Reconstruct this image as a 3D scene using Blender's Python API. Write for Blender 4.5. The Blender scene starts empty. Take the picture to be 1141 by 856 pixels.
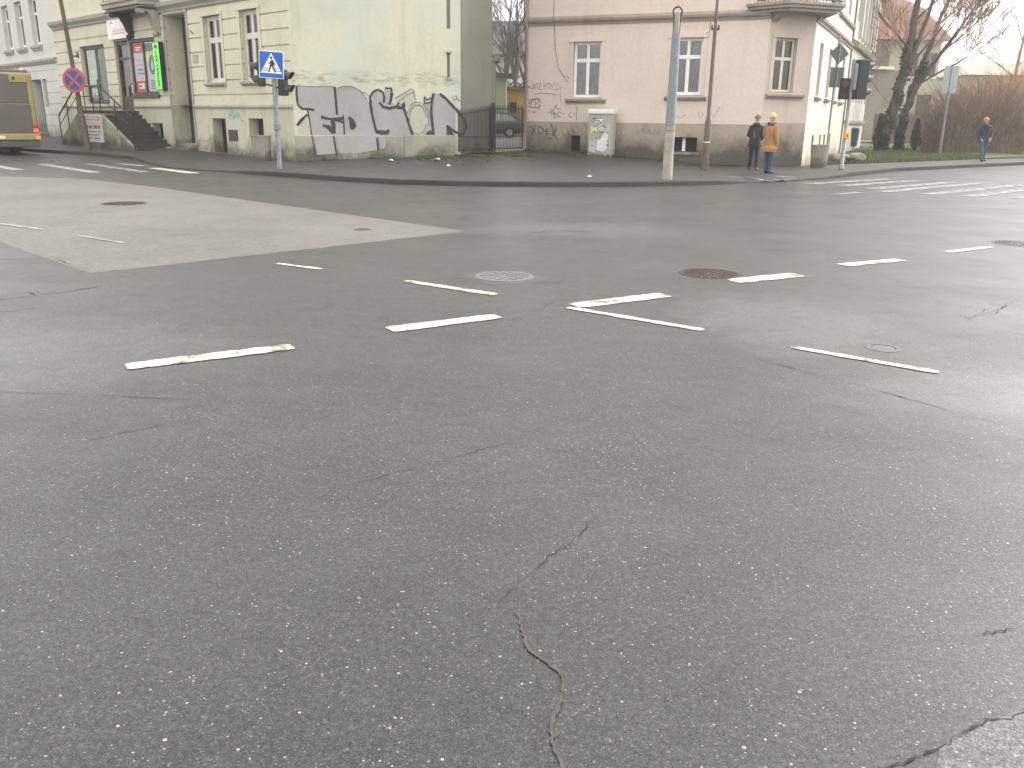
import bpy, bmesh, math, random
from mathutils import Vector, Matrix
rnd = random.Random(11)
S = bpy.context.scene
COL = S.collection
rad = math.radians

# ------------------------------------------------------------------ materials
def nodes_of(m):
    m.use_nodes = True
    nt = m.node_tree
    return nt, nt.nodes, nt.links, nt.nodes['Principled BSDF']

def ramp(nt, fac, stops):
    r = nt.nodes.new('ShaderNodeValToRGB')
    e = r.color_ramp.elements
    while len(e) < len(stops): e.new(0.5)
    for i, (p, c) in enumerate(stops):
        e[i].position = p
        e[i].color = (c, c, c, 1) if not isinstance(c, (tuple, list)) else (*c[:3], 1)
    nt.links.new(fac, r.inputs[0])
    return r.outputs[0]

def mixc(nt, fac, a, b, mode='MIX'):
    n = nt.nodes.new('ShaderNodeMix'); n.data_type = 'RGBA'; n.blend_type = mode
    if isinstance(fac, (int, float)): n.inputs[0].default_value = fac
    else: nt.links.new(fac, n.inputs[0])
    for i, v in ((6, a), (7, b)):
        if isinstance(v, (tuple, list)): n.inputs[i].default_value = (*v[:3], 1)
        else: nt.links.new(v, n.inputs[i])
    return n.outputs[2]

def mth(nt, op, a, b=None, clamp=False):
    n = nt.nodes.new('ShaderNodeMath'); n.operation = op; n.use_clamp = clamp
    for i, v in ((0, a), (1, b)):
        if v is None: continue
        if isinstance(v, (int, float)): n.inputs[i].default_value = v
        else: nt.links.new(v, n.inputs[i])
    return n.outputs[0]

def pos(nt, scale=None):
    g = nt.nodes.new('ShaderNodeNewGeometry')
    if scale is None: return g.outputs['Position']
    mp = nt.nodes.new('ShaderNodeMapping'); mp.inputs['Scale'].default_value = scale
    nt.links.new(g.outputs['Position'], mp.inputs['Vector'])
    return mp.outputs[0]

def noise(nt, scale, detail=4, rough=0.55, vec=None):
    n = nt.nodes.new('ShaderNodeTexNoise')
    n.inputs['Scale'].default_value = scale; n.inputs['Detail'].default_value = detail
    n.inputs['Roughness'].default_value = rough
    nt.links.new(vec if vec is not None else pos(nt), n.inputs['Vector'])
    return n.outputs['Fac']

def bump(nt, b, h, strength=0.3, dist=0.01):
    n = nt.nodes.new('ShaderNodeBump')
    n.inputs['Strength'].default_value = strength; n.inputs['Distance'].default_value = dist
    nt.links.new(h, n.inputs['Height']); nt.links.new(n.outputs[0], b.inputs['Normal'])

MC = {}
def flat(name, c, rough=0.6, metal=0.0, spec=0.4, var=0.12, scale=6.0, emit=0):
    """single colour with slight uneven wear"""
    if name in MC: return MC[name]
    m = bpy.data.materials.new(name); nt, N, L, b = nodes_of(m)
    f = noise(nt, scale, 5)
    lo = tuple(x * (1 - var) for x in c); hi = tuple(min(1, x * (1 + var)) for x in c)
    L.new(ramp(nt, f, [(0.3, lo), (0.7, hi)]), b.inputs['Base Color'])
    b.inputs['Roughness'].default_value = rough; b.inputs['Metallic'].default_value = metal
    b.inputs['Specular IOR Level'].default_value = spec
    if emit:
        b.inputs['Emission Color'].default_value = (*c, 1); b.inputs['Emission Strength'].default_value = emit
    MC[name] = m; return m

def plaster(name, c, stain, amount=0.35, damp=None, streak=0.3, zt=0.7, tint2=None, band=None):
    """old render: blotches, vertical rain streaks, splash dirt with a ragged edge near the pavement"""
    m = bpy.data.materials.new(name); nt, N, L, b = nodes_of(m)
    big = noise(nt, 0.55, 6, 0.6); fine = noise(nt, 9, 6, 0.65)
    col = mixc(nt, ramp(nt, fine, [(0.35, 0.0), (0.7, 0.6)]), c, tuple(x * 0.84 for x in c))
    if tint2:
        col = mixc(nt, ramp(nt, noise(nt, 0.33, 3), [(0.42, 0.0), (0.56, 0.9)]), col, tint2)
    col = mixc(nt, ramp(nt, big, [(0.48, 0.0), (0.75, amount)]), col, stain)
    st = noise(nt, 1.0, 5, 0.6, pos(nt, (2.2, 2.2, 0.16)))
    col = mixc(nt, ramp(nt, st, [(0.54, 0.0), (0.78, streak)]), col, stain)
    if damp:
        sep = N.new('ShaderNodeSeparateXYZ'); L.new(pos(nt), sep.inputs[0])
        w = mth(nt, 'ADD', sep.outputs[2], mth(nt, 'MULTIPLY', mth(nt, 'SUBTRACT', noise(nt, 1.3, 7, 0.65), 0.5), 2.0))
        col = mixc(nt, ramp(nt, mth(nt, 'DIVIDE', w, zt * 2), [(0.22, 0.85), (0.62, 0.0)]), col, damp)
    if band:
        sp_ = N.new('ShaderNodeSeparateXYZ'); L.new(pos(nt), sp_.inputs[0])
        zz = mth(nt, 'ABSOLUTE', mth(nt, 'SUBTRACT', mth(nt, 'ADD', sp_.outputs[2], mth(nt, 'MULTIPLY', mth(nt, 'SUBTRACT', noise(nt, 1.6, 5), 0.5), 0.5)), band[0]))
        bm_ = mth(nt, 'MULTIPLY', ramp(nt, mth(nt, 'DIVIDE', zz, band[1]), [(0.1, 0.8), (1.0, 0.0)]), ramp(nt, noise(nt, 3.0, 6, 0.7, pos(nt, (1, 1, 3))), [(0.45, 0.0), (0.62, 1.0)]))
        col = mixc(nt, bm_, col, band[2])
    L.new(col, b.inputs['Base Color'])
    b.inputs['Roughness'].default_value = 0.9; b.inputs['Specular IOR Level'].default_value = 0.2
    bump(nt, b, noise(nt, 22, 6, 0.7), 0.35, 0.012)
    MC[name] = m; return m

def asphalt(name, lo, hi, chip=(0.42, 0.40, 0.37), chips=0.955, rough=(0.20, 0.64), tint=(1, 1, 1), grain=1.0, spec=0.52, blobs=()):
    m = bpy.data.materials.new(name); nt, N, L, b = nodes_of(m)
    big = noise(nt, 0.42, 5, 0.6); mid = noise(nt, 2.6, 6, 0.65); fine = noise(nt, 150, 4, 0.75)
    tl = lambda v: tuple(v * t for t in tint)
    f = mth(nt, 'ADD', mth(nt, 'MULTIPLY', big, 0.6), mth(nt, 'MULTIPLY', mid, 0.4))
    col = ramp(nt, f, [(0.36, tl(lo)), (0.64, tl(hi))])
    tr = noise(nt, 1.0, 4, 0.6, pos(nt, (0.55, 0.06, 1)))
    col = mixc(nt, ramp(nt, tr, [(0.35, 0.0), (0.7, 0.35)]), col, tl(hi * 1.15))
    for (cx_, cy_, rx_, ry_, val) in blobs:          # worn, stripped or tarred spots with ragged outlines
        mp = N.new('ShaderNodeMapping'); mp.vector_type = 'TEXTURE'; mp.inputs['Location'].default_value = (cx_, cy_, 0); mp.inputs['Scale'].default_value = (rx_, ry_, 1000)
        L.new(pos(nt), mp.inputs['Vector'])
        ln = N.new('ShaderNodeVectorMath'); ln.operation = 'LENGTH'; L.new(mp.outputs[0], ln.inputs[0])
        dd_ = mth(nt, 'ADD', ln.outputs['Value'], mth(nt, 'MULTIPLY', mth(nt, 'SUBTRACT', mid, 0.5), 1.6))
        col = mixc(nt, ramp(nt, dd_, [(0.45, 0.75), (1.0, 0.0)]), col, tl(val))
    g = ramp(nt, fine, [(0.28, 1 - 0.55 * grain), (0.50, 1.0), (0.72, 1 + 0.85 * grain)])
    col = mixc(nt, 1.0, col, g, 'MULTIPLY')
    g2 = ramp(nt, noise(nt, 48, 4, 0.7), [(0.30, 1 - 0.30 * grain), (0.50, 1.0), (0.70, 1 + 0.38 * grain)])
    col = mixc(nt, 1.0, col, g2, 'MULTIPLY')
    g3 = ramp(nt, noise(nt, 11, 5, 0.7), [(0.30, 0.74), (0.50, 1.0), (0.70, 1.30)])
    col = mixc(nt, 1.0, col, g3, 'MULTIPLY')
    for sc, th, dd, cc, k in ((150, 0.72, 0.40, tuple(v * 0.30 for v in chip), 0.8), (115, chips, 0.36, tuple(v * 0.8 for v in chip), 1.0), (52, 0.985, 0.20, chip, 0.9), (90, 0.93, 0.45, (0.016, 0.016, 0.016), 0.7)):
        v = N.new('ShaderNodeTexVoronoi'); v.inputs['Scale'].default_value = sc; L.new(pos(nt), v.inputs['Vector'])
        s = N.new('ShaderNodeSeparateColor'); L.new(v.outputs['Color'], s.inputs[0])
        cm = mth(nt, 'MULTIPLY', mth(nt, 'GREATER_THAN', s.outputs[0], th), mth(nt, 'LESS_THAN', v.outputs['Distance'], mth(nt, 'MULTIPLY', s.outputs[1], dd * 1.6)))
        cm = mth(nt, 'MULTIPLY', cm, mth(nt, 'ADD', mth(nt, 'MULTIPLY', s.outputs[2], 0.75), 0.25))
        col = mixc(nt, mth(nt, 'MULTIPLY', cm, k), col, cc)
    L.new(col, b.inputs['Base Color'])
    r = mth(nt, 'ADD', mth(nt, 'MULTIPLY', noise(nt, 0.7, 6, 0.65), rough[1] - rough[0]), rough[0])
    L.new(r, b.inputs['Roughness']); L.new(mth(nt, 'MULTIPLY', mth(nt, 'MULTIPLY', g, g2), spec), b.inputs['Specular IOR Level'])
    hgt = mth(nt, 'ADD', mth(nt, 'MULTIPLY', fine, 0.45), mth(nt, 'ADD', mth(nt, 'MULTIPLY', noise(nt, 48, 4, 0.7), 0.55), mth(nt, 'MULTIPLY', mid, 0.8)))
    bump(nt, b, hgt, 0.32, 0.004)
    MC[name] = m; return m

def paintmat(name, c, under=(0.06, 0.058, 0.055), wear=(0.40, 0.52)):
    m = bpy.data.materials.new(name); nt, N, L, b = nodes_of(m)
    w = mth(nt, 'ADD', mth(nt, 'MULTIPLY', noise(nt, 70, 5, 0.7), 0.5), mth(nt, 'MULTIPLY', noise(nt, 5, 4), 0.5))
    body = mixc(nt, ramp(nt, noise(nt, 14, 5), [(0.3, 0.0), (0.7, 0.3)]), c, tuple(x * 0.7 for x in c))
    L.new(mixc(nt, ramp(nt, w, [(wear[0], 0.0), (wear[1], 1.0)]), under, body), b.inputs['Base Color'])
    b.inputs['Roughness'].default_value = 0.7
    bump(nt, b, noise(nt, 150, 3), 0.3, 0.003)
    MC[name] = m; return m

def glassmat(name='window_glass', tint=0.8):
    m = bpy.data.materials.new(name); nt, N, L, b = nodes_of(m)
    t = N.new('ShaderNodeBsdfTransparent'); t.inputs[0].default_value = (tint, tint, tint, 1)
    g = N.new('ShaderNodeBsdfGlossy'); g.inputs['Roughness'].default_value = 0.04
    fr = N.new('ShaderNodeFresnel'); fr.inputs['IOR'].default_value = 1.9
    mx = N.new('ShaderNodeMixShader')
    L.new(fr.outputs[0], mx.inputs[0]); L.new(t.outputs[0], mx.inputs[1]); L.new(g.outputs[0], mx.inputs[2])
    L.new(mx.outputs[0], N['Material Output'].inputs[0])
    MC[name] = m; return m

def curtainmat(name, a, b_, sc):
    m = bpy.data.materials.new(name); nt, N, L, b = nodes_of(m)
    f = noise(nt, sc, 6, 0.7, pos(nt, (2.2, 2.2, 0.7)))
    L.new(ramp(nt, f, [(0.35, a), (0.65, b_)]), b.inputs['Base Color'])
    b.inputs['Roughness'].default_value = 0.9
    MC[name] = m; return m

ROAD = asphalt('wet_asphalt', 0.015, 0.031, tint=(0.97, 1.0, 1.0), blobs=(
    (2.4, 7.4, 1.1, 1.5, 0.075), (3.2, 5.3, 1.3, .7, 0.07), (1.0, 13.7, 2.2, 1.1, 0.06), (-3.2, 6.0, 1.5, 1.2, .058),
    (4.6, 8.9, .9, .8, .022), (1.45, 3.3, .35, .22, .022), (2.0, 3.1, .3, .2, .024), (-0.1, 9.4, .45, .4, .075), (0.5, 12.8, .6, .25, .026), (-4.6, 8.1, .6, .12, .02),
    (7.5, 12.6, .7, .4, .02), (-0.4, 4.6, .5, .35, .026), (5.6, 7.2, 1.0, 1.0, .065), (6.3, 20.2, 1.0, .4, .024), (-2.2, 4.1, .5, .3, .026)))
PALE = asphalt('pale_worn_asphalt', 0.078, 0.132, chip=(0.5, 0.47, 0.43), rough=(0.55, 0.75), tint=(1.0, 0.925, 0.84), grain=0.7)
COARSE = asphalt('coarse_worn_asphalt', 0.050, 0.080, chips=0.86, rough=(0.42, 0.6), tint=(1, 0.98, 0.95), grain=1.2)
SMOOTH = asphalt('smooth_damp_asphalt', 0.050, 0.068, chips=0.985, rough=(0.22, 0.36), grain=0.7)
PAVE = asphalt('damp_pavement_asphalt', 0.021, 0.036, chips=0.99, rough=(0.45, 0.65), tint=(1, 0.99, 0.95), grain=0.7)
YARD = asphalt('wet_yard_asphalt', 0.16, 0.24, chips=0.99, rough=(0.25, 0.4), grain=0.5)
PAINT = paintmat('worn_white_paint', (0.56, 0.54, 0.41), wear=(0.415, 0.485))
PAINT2 = paintmat('very_worn_white_paint', (0.52, 0.50, 0.46), wear=(0.45, 0.63))
PAINT3 = paintmat('almost_gone_white_paint', (0.42, 0.40, 0.37), under=(0.15, 0.142, 0.132), wear=(0.40, 0.60))
KERB = plaster('wet_kerb_stone', (0.062, 0.057, 0.05), (0.03, 0.027, 0.024), 0.6)
CREAM = plaster('cream_render', (0.665, 0.625, 0.49), (0.40, 0.375, 0.29), 0.5, damp=(0.20, 0.19, 0.15), zt=0.5)
PLINTH = plaster('dirty_cream_render', (0.55, 0.53, 0.42), (0.27, 0.255, 0.2), 0.5, damp=(0.11, 0.10, 0.08), zt=0.62, streak=0.4)
GABLE = plaster('greenish_gable_render', (0.67, 0.645, 0.49), (0.40, 0.395, 0.30), 0.4, damp=(0.14, 0.14, 0.11), zt=0.6, tint2=(0.58, 0.61, 0.52), streak=0.45, band=(2.85, 0.30, (0.27, 0.265, 0.21)))
GABLE2 = plaster('grey_green_render', (0.235, 0.235, 0.19), (0.14, 0.145, 0.115), 0.5, damp=(0.08, 0.085, 0.07), zt=0.8)
BLOCK = plaster('patched_concrete_base', (0.40, 0.38, 0.32), (0.20, 0.19, 0.15), 0.5, damp=(0.08, 0.085, 0.06), zt=0.62)
TRIM = plaster('grey_stained_trim', (0.42, 0.395, 0.34), (0.19, 0.175, 0.15), 0.6, streak=0.6)
GREYW = plaster('grey_white_render', (0.64, 0.625, 0.585), (0.40, 0.385, 0.345), 0.4, damp=(0.20, 0.19, 0.17), zt=0.9)
PINK = plaster('pale_pink_render', (0.74, 0.625, 0.55), (0.50, 0.42, 0.365), 0.32, streak=0.35)
PINKB = plaster('dirty_pinkish_plinth', (0.42, 0.35, 0.285), (0.24, 0.20, 0.17), 0.5, damp=(0.055, 0.05, 0.045), zt=1.1, streak=0.45)
PINKD = plaster('shaded_stained_corner_render', (0.62, 0.525, 0.46), (0.36, 0.30, 0.27), 0.4, streak=0.5)  # pink darkened to paint in the recessed corner's shade, plus rain stains
PTRIM = plaster('dirty_pink_trim', (0.36, 0.30, 0.265), (0.17, 0.145, 0.13), 0.6, streak=0.6)
WHITEW = plaster('off_white_render', (0.58, 0.55, 0.49), (0.40, 0.375, 0.335), 0.3, streak=0.4)
WHITEB = plaster('off_white_plinth', (0.58, 0.54, 0.44), (0.36, 0.33, 0.26), 0.4, damp=(0.24, 0.22, 0.17), zt=0.5)
HOUSEW = plaster('old_cream_house_render', (0.50, 0.46, 0.34), (0.24, 0.22, 0.17), 0.6, streak=0.5)
HOUSED = plaster('grey_house_render', (0.28, 0.255, 0.21), (0.13, 0.12, 0.10), 0.6, streak=0.5)
CONC = plaster('rough_concrete', (0.30, 0.275, 0.235), (0.15, 0.135, 0.115), 0.6, streak=0.5, damp=(0.09, 0.085, 0.075), zt=0.4)
STONE = plaster('stained_stair_stone', (0.42, 0.39, 0.28), (0.12, 0.11, 0.085), 0.85, damp=(0.07, 0.068, 0.055), zt=0.6, streak=0.6)
STEPM = plaster('dark_step_stone', (0.07, 0.066, 0.06), (0.035, 0.033, 0.03), 0.6)
WHITEF = flat('white_window_frame', (0.86, 0.85, 0.82), 0.45, var=0.05)
PINKF = flat('pinkish_white_frame', (0.62, 0.575, 0.53), 0.55, var=0.08)
CREAMF = flat('cream_window_frame', (0.70, 0.66, 0.54), 0.5, var=0.06)
DARKW = flat('dark_brown_wood', (0.075, 0.058, 0.045), 0.5, var=0.25)
DOORD = flat('dark_green_door', (0.055, 0.065, 0.05), 0.5, var=0.2)
BLACK = flat('black_iron', (0.022, 0.022, 0.024), 0.5, var=0.2)
DARK = flat('dark_interior', (0.02, 0.019, 0.018), 0.9)
GALV = flat('galvanised_steel', (0.24, 0.255, 0.255), 0.5, metal=0.3, var=0.2)
POLEG = flat('grey_painted_pole', (0.215, 0.235, 0.25), 0.55, var=0.12, scale=9)
POLEB = flat('bare_concrete_pole', (0.34, 0.315, 0.26), 0.8, var=0.2)
RUST = flat('rusty_brown_paint', (0.12, 0.085, 0.07), 0.65, var=0.25)
SIGNB = flat('sign_blue', (0.012, 0.11, 0.46), 0.35, var=0.06)
SIGNBD = flat('sign_dark_blue', (0.04, 0.07, 0.24), 0.4, var=0.1)
SIGNR = flat('sign_red', (0.48, 0.09, 0.09), 0.4, var=0.1)
SIGNW = flat('sign_white', (0.80, 0.80, 0.78), 0.4, var=0.05)
SIGNG = flat('sign_back_grey', (0.10, 0.105, 0.10), 0.5, var=0.15)
SIGNL = flat('sign_back_pale', (0.40, 0.42, 0.42), 0.5, var=0.1)
SIGBOX = flat('black_signal_plastic', (0.016, 0.017, 0.02), 0.45, var=0.15)
SIGBR = flat('dark_brown_signal_plastic', (0.045, 0.038, 0.034), 0.5, var=0.15)
VISOR = flat('visor_plastic', (0.05, 0.05, 0.052), 0.35, var=0.15)
LENSD = flat('unlit_lens', (0.05, 0.03, 0.02), 0.2)
LENSR = flat('lit_red_lens', (0.22, 0.03, 0.028), 0.3, emit=0.06)
YELB = flat('yellow_plastic', (0.72, 0.46, 0.05), 0.5, var=0.08)
BUSY = flat('bus_yellow_paint', (0.40, 0.315, 0.135), 0.5, var=0.06)
BUSD = flat('bus_dark_panel', (0.135, 0.115, 0.10), 0.35, var=0.08, scale=2)
BUSG = flat('bus_grey_skirt', (0.10, 0.10, 0.10), 0.6)
BUSR = flat('bus_roof_grey', (0.13, 0.12, 0.11), 0.6)
RED = flat('red_tail_lens', (0.55, 0.04, 0.03), 0.25)
REDL = flat('lit_tail_lens', (0.75, 0.10, 0.06), 0.25, emit=0.4)
TYRE = flat('tyre_rubber', (0.02, 0.02, 0.02), 0.85)
RIM = flat('alloy_rim', (0.42, 0.42, 0.42), 0.35, metal=0.5)
GREENL = flat('lit_green_panel', (0.13, 0.78, 0.06), 0.4, emit=0.22, var=0.03)
INKD = flat('dark_print', (0.03, 0.035, 0.03), 0.6)
INKG = flat('grey_print', (0.17, 0.17, 0.19), 0.6)
INKR = flat('red_print', (0.52, 0.09, 0.09), 0.6)
INKP = flat('faded_red_print', (0.62, 0.30, 0.29), 0.6)
PAPER = flat('white_paper', (0.72, 0.72, 0.72), 0.7, var=0.06)
PAPERG = flat('pale_grey_paper', (0.50, 0.51, 0.55), 0.6, var=0.06)
PAPERY = flat('yellow_paper', (0.72, 0.66, 0.22), 0.7, var=0.06)
POSTG = flat('pale_green_poster', (0.42, 0.50, 0.44), 0.6, var=0.25, scale=5)
SILVER = plaster('silver_spray_paint', (0.42, 0.405, 0.40), (0.29, 0.28, 0.275), 0.8, streak=0.5)
PALEGR = plaster('pale_green_spray_paint', (0.50, 0.52, 0.42), (0.42, 0.43, 0.35), 0.4)
SPRAYK = flat('black_spray_paint', (0.050, 0.047, 0.047), 0.7, var=0.5, scale=9)
SPRAYG = flat('thin_grey_spray_paint', (0.21, 0.185, 0.175), 0.8, var=0.4, scale=12)
SPRAYT = flat('teal_spray_paint', (0.18, 0.38, 0.37), 0.7, var=0.3)
SPRAYV = flat('violet_spray_paint', (0.40, 0.33, 0.42), 0.8, var=0.2)
SPRAYW = flat('whitish_spray_paint', (0.52, 0.46, 0.40), 0.8, var=0.2)
TILE = plaster('red_roof_tiles', (0.235, 0.125, 0.105), (0.16, 0.09, 0.075), 0.6)
DTILE = plaster('dark_roof_tiles', (0.11, 0.098, 0.095), (0.07, 0.065, 0.062), 0.5)
ORANGE = plaster('ochre_garage_render', (0.50, 0.30, 0.12), (0.33, 0.20, 0.09), 0.4)
SHEDG = plaster('pale_green_shed_render', (0.34, 0.36, 0.28), (0.22, 0.23, 0.18), 0.5)
WOODB = plaster('weathered_boards', (0.165, 0.135, 0.115), (0.09, 0.075, 0.065), 0.5, streak=0.9)
BARK = plaster('dark_bark', (0.11, 0.095, 0.082), (0.05, 0.045, 0.038), 0.6)
BARK2 = plaster('mossy_bark', (0.15, 0.135, 0.10), (0.08, 0.08, 0.055), 0.6)
TWIG = flat('brown_twig', (0.32, 0.215, 0.155), 0.85, var=0.3, scale=3)
TWIGR = flat('reddish_twig', (0.60, 0.36, 0.235), 0.85, var=0.3, scale=3)
TWIGD = flat('dark_twig', (0.20, 0.15, 0.12), 0.9, var=0.3, scale=3)
TWIGG = flat('grey_twig', (0.10, 0.09, 0.085), 0.9, var=0.3, scale=3)
IVY = flat('ivy_leaf', (0.060, 0.066, 0.045), 0.6, var=0.5, scale=4)
THUJA = flat('thuja_green', (0.030, 0.046, 0.028), 0.8, var=0.5, scale=5)
LAWNM = flat('lawn_soil', (0.085, 0.10, 0.035), 0.95, var=0.45, scale=1.3)
BLADE = flat('grass_blade', (0.105, 0.13, 0.045), 0.8, var=0.45, scale=0.9)
MOSSB = flat('dull_moss_blade', (0.085, 0.098, 0.036), 0.85, var=0.4, scale=2)
IRONC = plaster('rusty_cast_iron', (0.075, 0.056, 0.046), (0.04, 0.034, 0.03), 0.6)
IRONG = plaster('worn_grey_cast_iron', (0.17, 0.165, 0.16), (0.07, 0.067, 0.062), 0.7)
TAR = flat('dark_crack', (0.018, 0.017, 0.016), 0.8, var=0.3)
FILL = flat('sandy_crack_filler', (0.075, 0.066, 0.058), 0.9, var=0.35, scale=25)
SEAM = flat('pale_seam', (0.07, 0.067, 0.063), 0.8, var=0.3, scale=8)
SKIN = flat('skin', (0.50, 0.31, 0.23), 0.6, var=0.05)
GLASS = glassmat()
CURT = curtainmat('net_curtain', (0.09, 0.10, 0.105), (0.30, 0.31, 0.315), 2.5)
CURT2 = curtainmat('brownish_blind', (0.20, 0.18, 0.155), (0.45, 0.41, 0.365), 1.2)
CARGL = flat('car_window_glass', (0.33, 0.40, 0.38), 0.12, var=0.2, spec=0.7)

# ------------------------------------------------------------------ geometry helpers
class Frame:
    """a wall's own coordinates: s along it (left to right from outside), d out from it, z up"""
    def __init__(s, x, y, bearing):
        a = rad(bearing); s.o = Vector((x, y, 0)); s.u = Vector((math.sin(a), math.cos(a), 0)); s.n = Vector((s.u.y, -s.u.x, 0))
    def p(s, a, d, z): return s.o + s.u * a + s.n * d + Vector((0, 0, z))

class MB:
    def __init__(s): s.v = []; s.f = []; s.m = []; s.M = Matrix.Identity(4); s.mi = 0
    def add(s, vs, fs):
        k = len(s.v); s.v += [s.M @ Vector(v) for v in vs]
        for f in fs: s.f.append([k + i for i in f]); s.m.append(s.mi)
    def hexa(s, c):
        s.add(c, [(0, 3, 2, 1), (4, 5, 6, 7), (0, 1, 5, 4), (1, 2, 6, 5), (2, 3, 7, 6), (3, 0, 4, 7)])
    def box(s, x0, x1, y0, y1, z0, z1):
        s.hexa([(x0, y0, z0), (x1, y0, z0), (x1, y1, z0), (x0, y1, z0), (x0, y0, z1), (x1, y0, z1), (x1, y1, z1), (x0, y1, z1)])
    def fbox(s, fr, a0, a1, d0, d1, z0, z1):
        q = fr.p
        s.hexa([q(a0, d1, z0), q(a1, d1, z0), q(a1, d0, z0), q(a0, d0, z0), q(a0, d1, z1), q(a1, d1, z1), q(a1, d0, z1), q(a0, d0, z1)])
    def prism(s, fr, poly, d0, d1):
        n = len(poly); a = [fr.p(x, d1, z) for x, z in poly]; b = [fr.p(x, d0, z) for x, z in poly]
        s.add(a + b, [list(range(n)), list(range(2 * n - 1, n - 1, -1))] + [(i, n + i, n + (i + 1) % n, (i + 1) % n) for i in range(n)])
    def slab(s, pts, z0, z1):
        n = len(pts); s.add([(x, y, z1) for x, y in pts] + [(x, y, z0) for x, y in pts],
              [list(range(n)), list(range(2 * n - 1, n - 1, -1))] + [(i, n + i, n + (i + 1) % n, (i + 1) % n) for i in range(n)])
    def quad(s, *p): s.add(p, [tuple(range(len(p)))])
    def tube(s, path, radii, n=8, caps=True, flat=1.0):
        path = [Vector(p) for p in path]
        if isinstance(radii, (int, float)): radii = [radii] * len(path)
        vs = []; up = None
        for i, p in enumerate(path):
            t = (path[min(i + 1, len(path) - 1)] - path[max(i - 1, 0)]).normalized()
            if up is None:
                up = Vector((0, 1, 0)) if abs(t.z) > 0.9 else Vector((0, 0, 1))
            a = t.cross(up)
            if a.length < 1e-4: a = t.cross(Vector((1, 0, 0)))
            a.normalize(); b = a.cross(t).normalized(); up = b
            for k in range(n):
                w = 2 * math.pi * k / n
                vs.append(p + (a * math.cos(w) + b * math.sin(w) * flat) * radii[i])
        fs = []
        for i in range(len(path) - 1):
            for k in range(n):
                fs.append((i * n + k, i * n + (k + 1) % n, (i + 1) * n + (k + 1) % n, (i + 1) * n + k))
        if caps:
            fs.append(list(range(n - 1, -1, -1))); fs.append([(len(path) - 1) * n + k for k in range(n)])
        s.add(vs, fs)
    def rings(s, rg, n=16):
        """rg: (cx,cy,z,rx,ry) sections of an upright loft"""
        vs = [(cx + rx * math.cos(2 * math.pi * k / n), cy + ry * math.sin(2 * math.pi * k / n), z) for cx, cy, z, rx, ry in rg for k in range(n)]
        fs = [(i * n + k, i * n + (k + 1) % n, (i + 1) * n + (k + 1) % n, (i + 1) * n + k) for i in range(len(rg) - 1) for k in range(n)]
        fs += [list(range(n - 1, -1, -1)), [(len(rg) - 1) * n + k for k in range(n)]]
        s.add(vs, fs)
    def lathe(s, x, y, prof, n=24): s.rings([(x, y, z, r, r) for r, z in prof], n)
    def ball(s, c, r, n=10, sq=(1, 1, 1)):
        rg = [(c[0], c[1], c[2] - r * sq[2] * math.cos(math.pi * i / 7), max(1e-3, r * sq[0] * math.sin(math.pi * i / 7)), max(1e-3, r * sq[1] * math.sin(math.pi * i / 7))) for i in range(8)]
        s.rings(rg, n)
    def stroke(s, put, pts, w, wj=0.0):
        """flat ribbon; put(a,b) gives the 3D point of design coordinates"""
        P = [Vector(p) for p in pts]; vs = []
        for i, p in enumerate(P):
            t = P[min(i + 1, len(P) - 1)] - P[max(i - 1, 0)]
            if t.length < 1e-6: t = Vector((1, 0))
            t.normalize(); nn = Vector((-t.y, t.x)); ww = w * (1 + rnd.uniform(-wj, wj)) * 0.5
            vs += [put(*(p + nn * ww)), put(*(p - nn * ww))]
        s.add(vs, [(2 * i, 2 * i + 1, 2 * i + 3, 2 * i + 2) for i in range(len(P) - 1)])
    def text(s, put, txt, size):
        """flat lettering, centred; put(a,b) as in stroke"""
        cu = bpy.data.curves.new('lettering', 'FONT'); cu.body = txt; cu.size = size; cu.offset = size * .05; cu.align_x = 'CENTER'; cu.align_y = 'CENTER'
        o = bpy.data.objects.new('lettering', cu); COL.objects.link(o); bpy.context.view_layer.update()
        me = bpy.data.meshes.new_from_object(o.evaluated_get(bpy.context.evaluated_depsgraph_get()))
        s.add([put(v.co.x, v.co.y) for v in me.vertices], [tuple(p.vertices) for p in me.polygons])
        bpy.data.objects.remove(o); bpy.data.curves.remove(cu); bpy.data.meshes.remove(me)
    def build(s, name, mats, parent=None, smooth=False, bevel=0, seg=2):
        off = Vector((0, 0, 0)); o_ = parent
        while o_ is not None: off += o_.location; o_ = o_.parent
        loc = Vector((0, 0, 0))
        if parent is None:
            xs = [v.x for v in s.v]; ys = [v.y for v in s.v]
            loc = Vector(((min(xs) + max(xs)) / 2, (min(ys) + max(ys)) / 2, min(v.z for v in s.v))); off = loc
        me = bpy.data.meshes.new(name); me.from_pydata([tuple(v - off) for v in s.v], [], s.f)
        if not isinstance(mats, (list, tuple)): mats = [mats]
        for m in mats: me.materials.append(m)
        me.polygons.foreach_set('material_index', s.m)
        if smooth: me.polygons.foreach_set('use_smooth', [True] * len(me.polygons))
        me.update()
        bm = bmesh.new(); bm.from_mesh(me); bmesh.ops.recalc_face_normals(bm, faces=bm.faces); bm.to_mesh(me); bm.free()
        o = bpy.data.objects.new(name, me); COL.objects.link(o); o.location = loc; o.parent = parent
        if bevel:
            b = o.modifiers.new('Bevel', 'BEVEL'); b.width = bevel; b.segments = seg; b.limit_method = 'ANGLE'; b.angle_limit = rad(40)
        if smooth and bevel == 0:
            try: me.set_sharp_from_angle(angle=rad(48))
            except Exception: pass
        return o

def tag(o, label=None, cat=None, group=None, kind=None):
    for k, v in (('label', label), ('category', cat), ('group', group), ('kind', kind)):
        if v: o[k] = v
    return o

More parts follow.
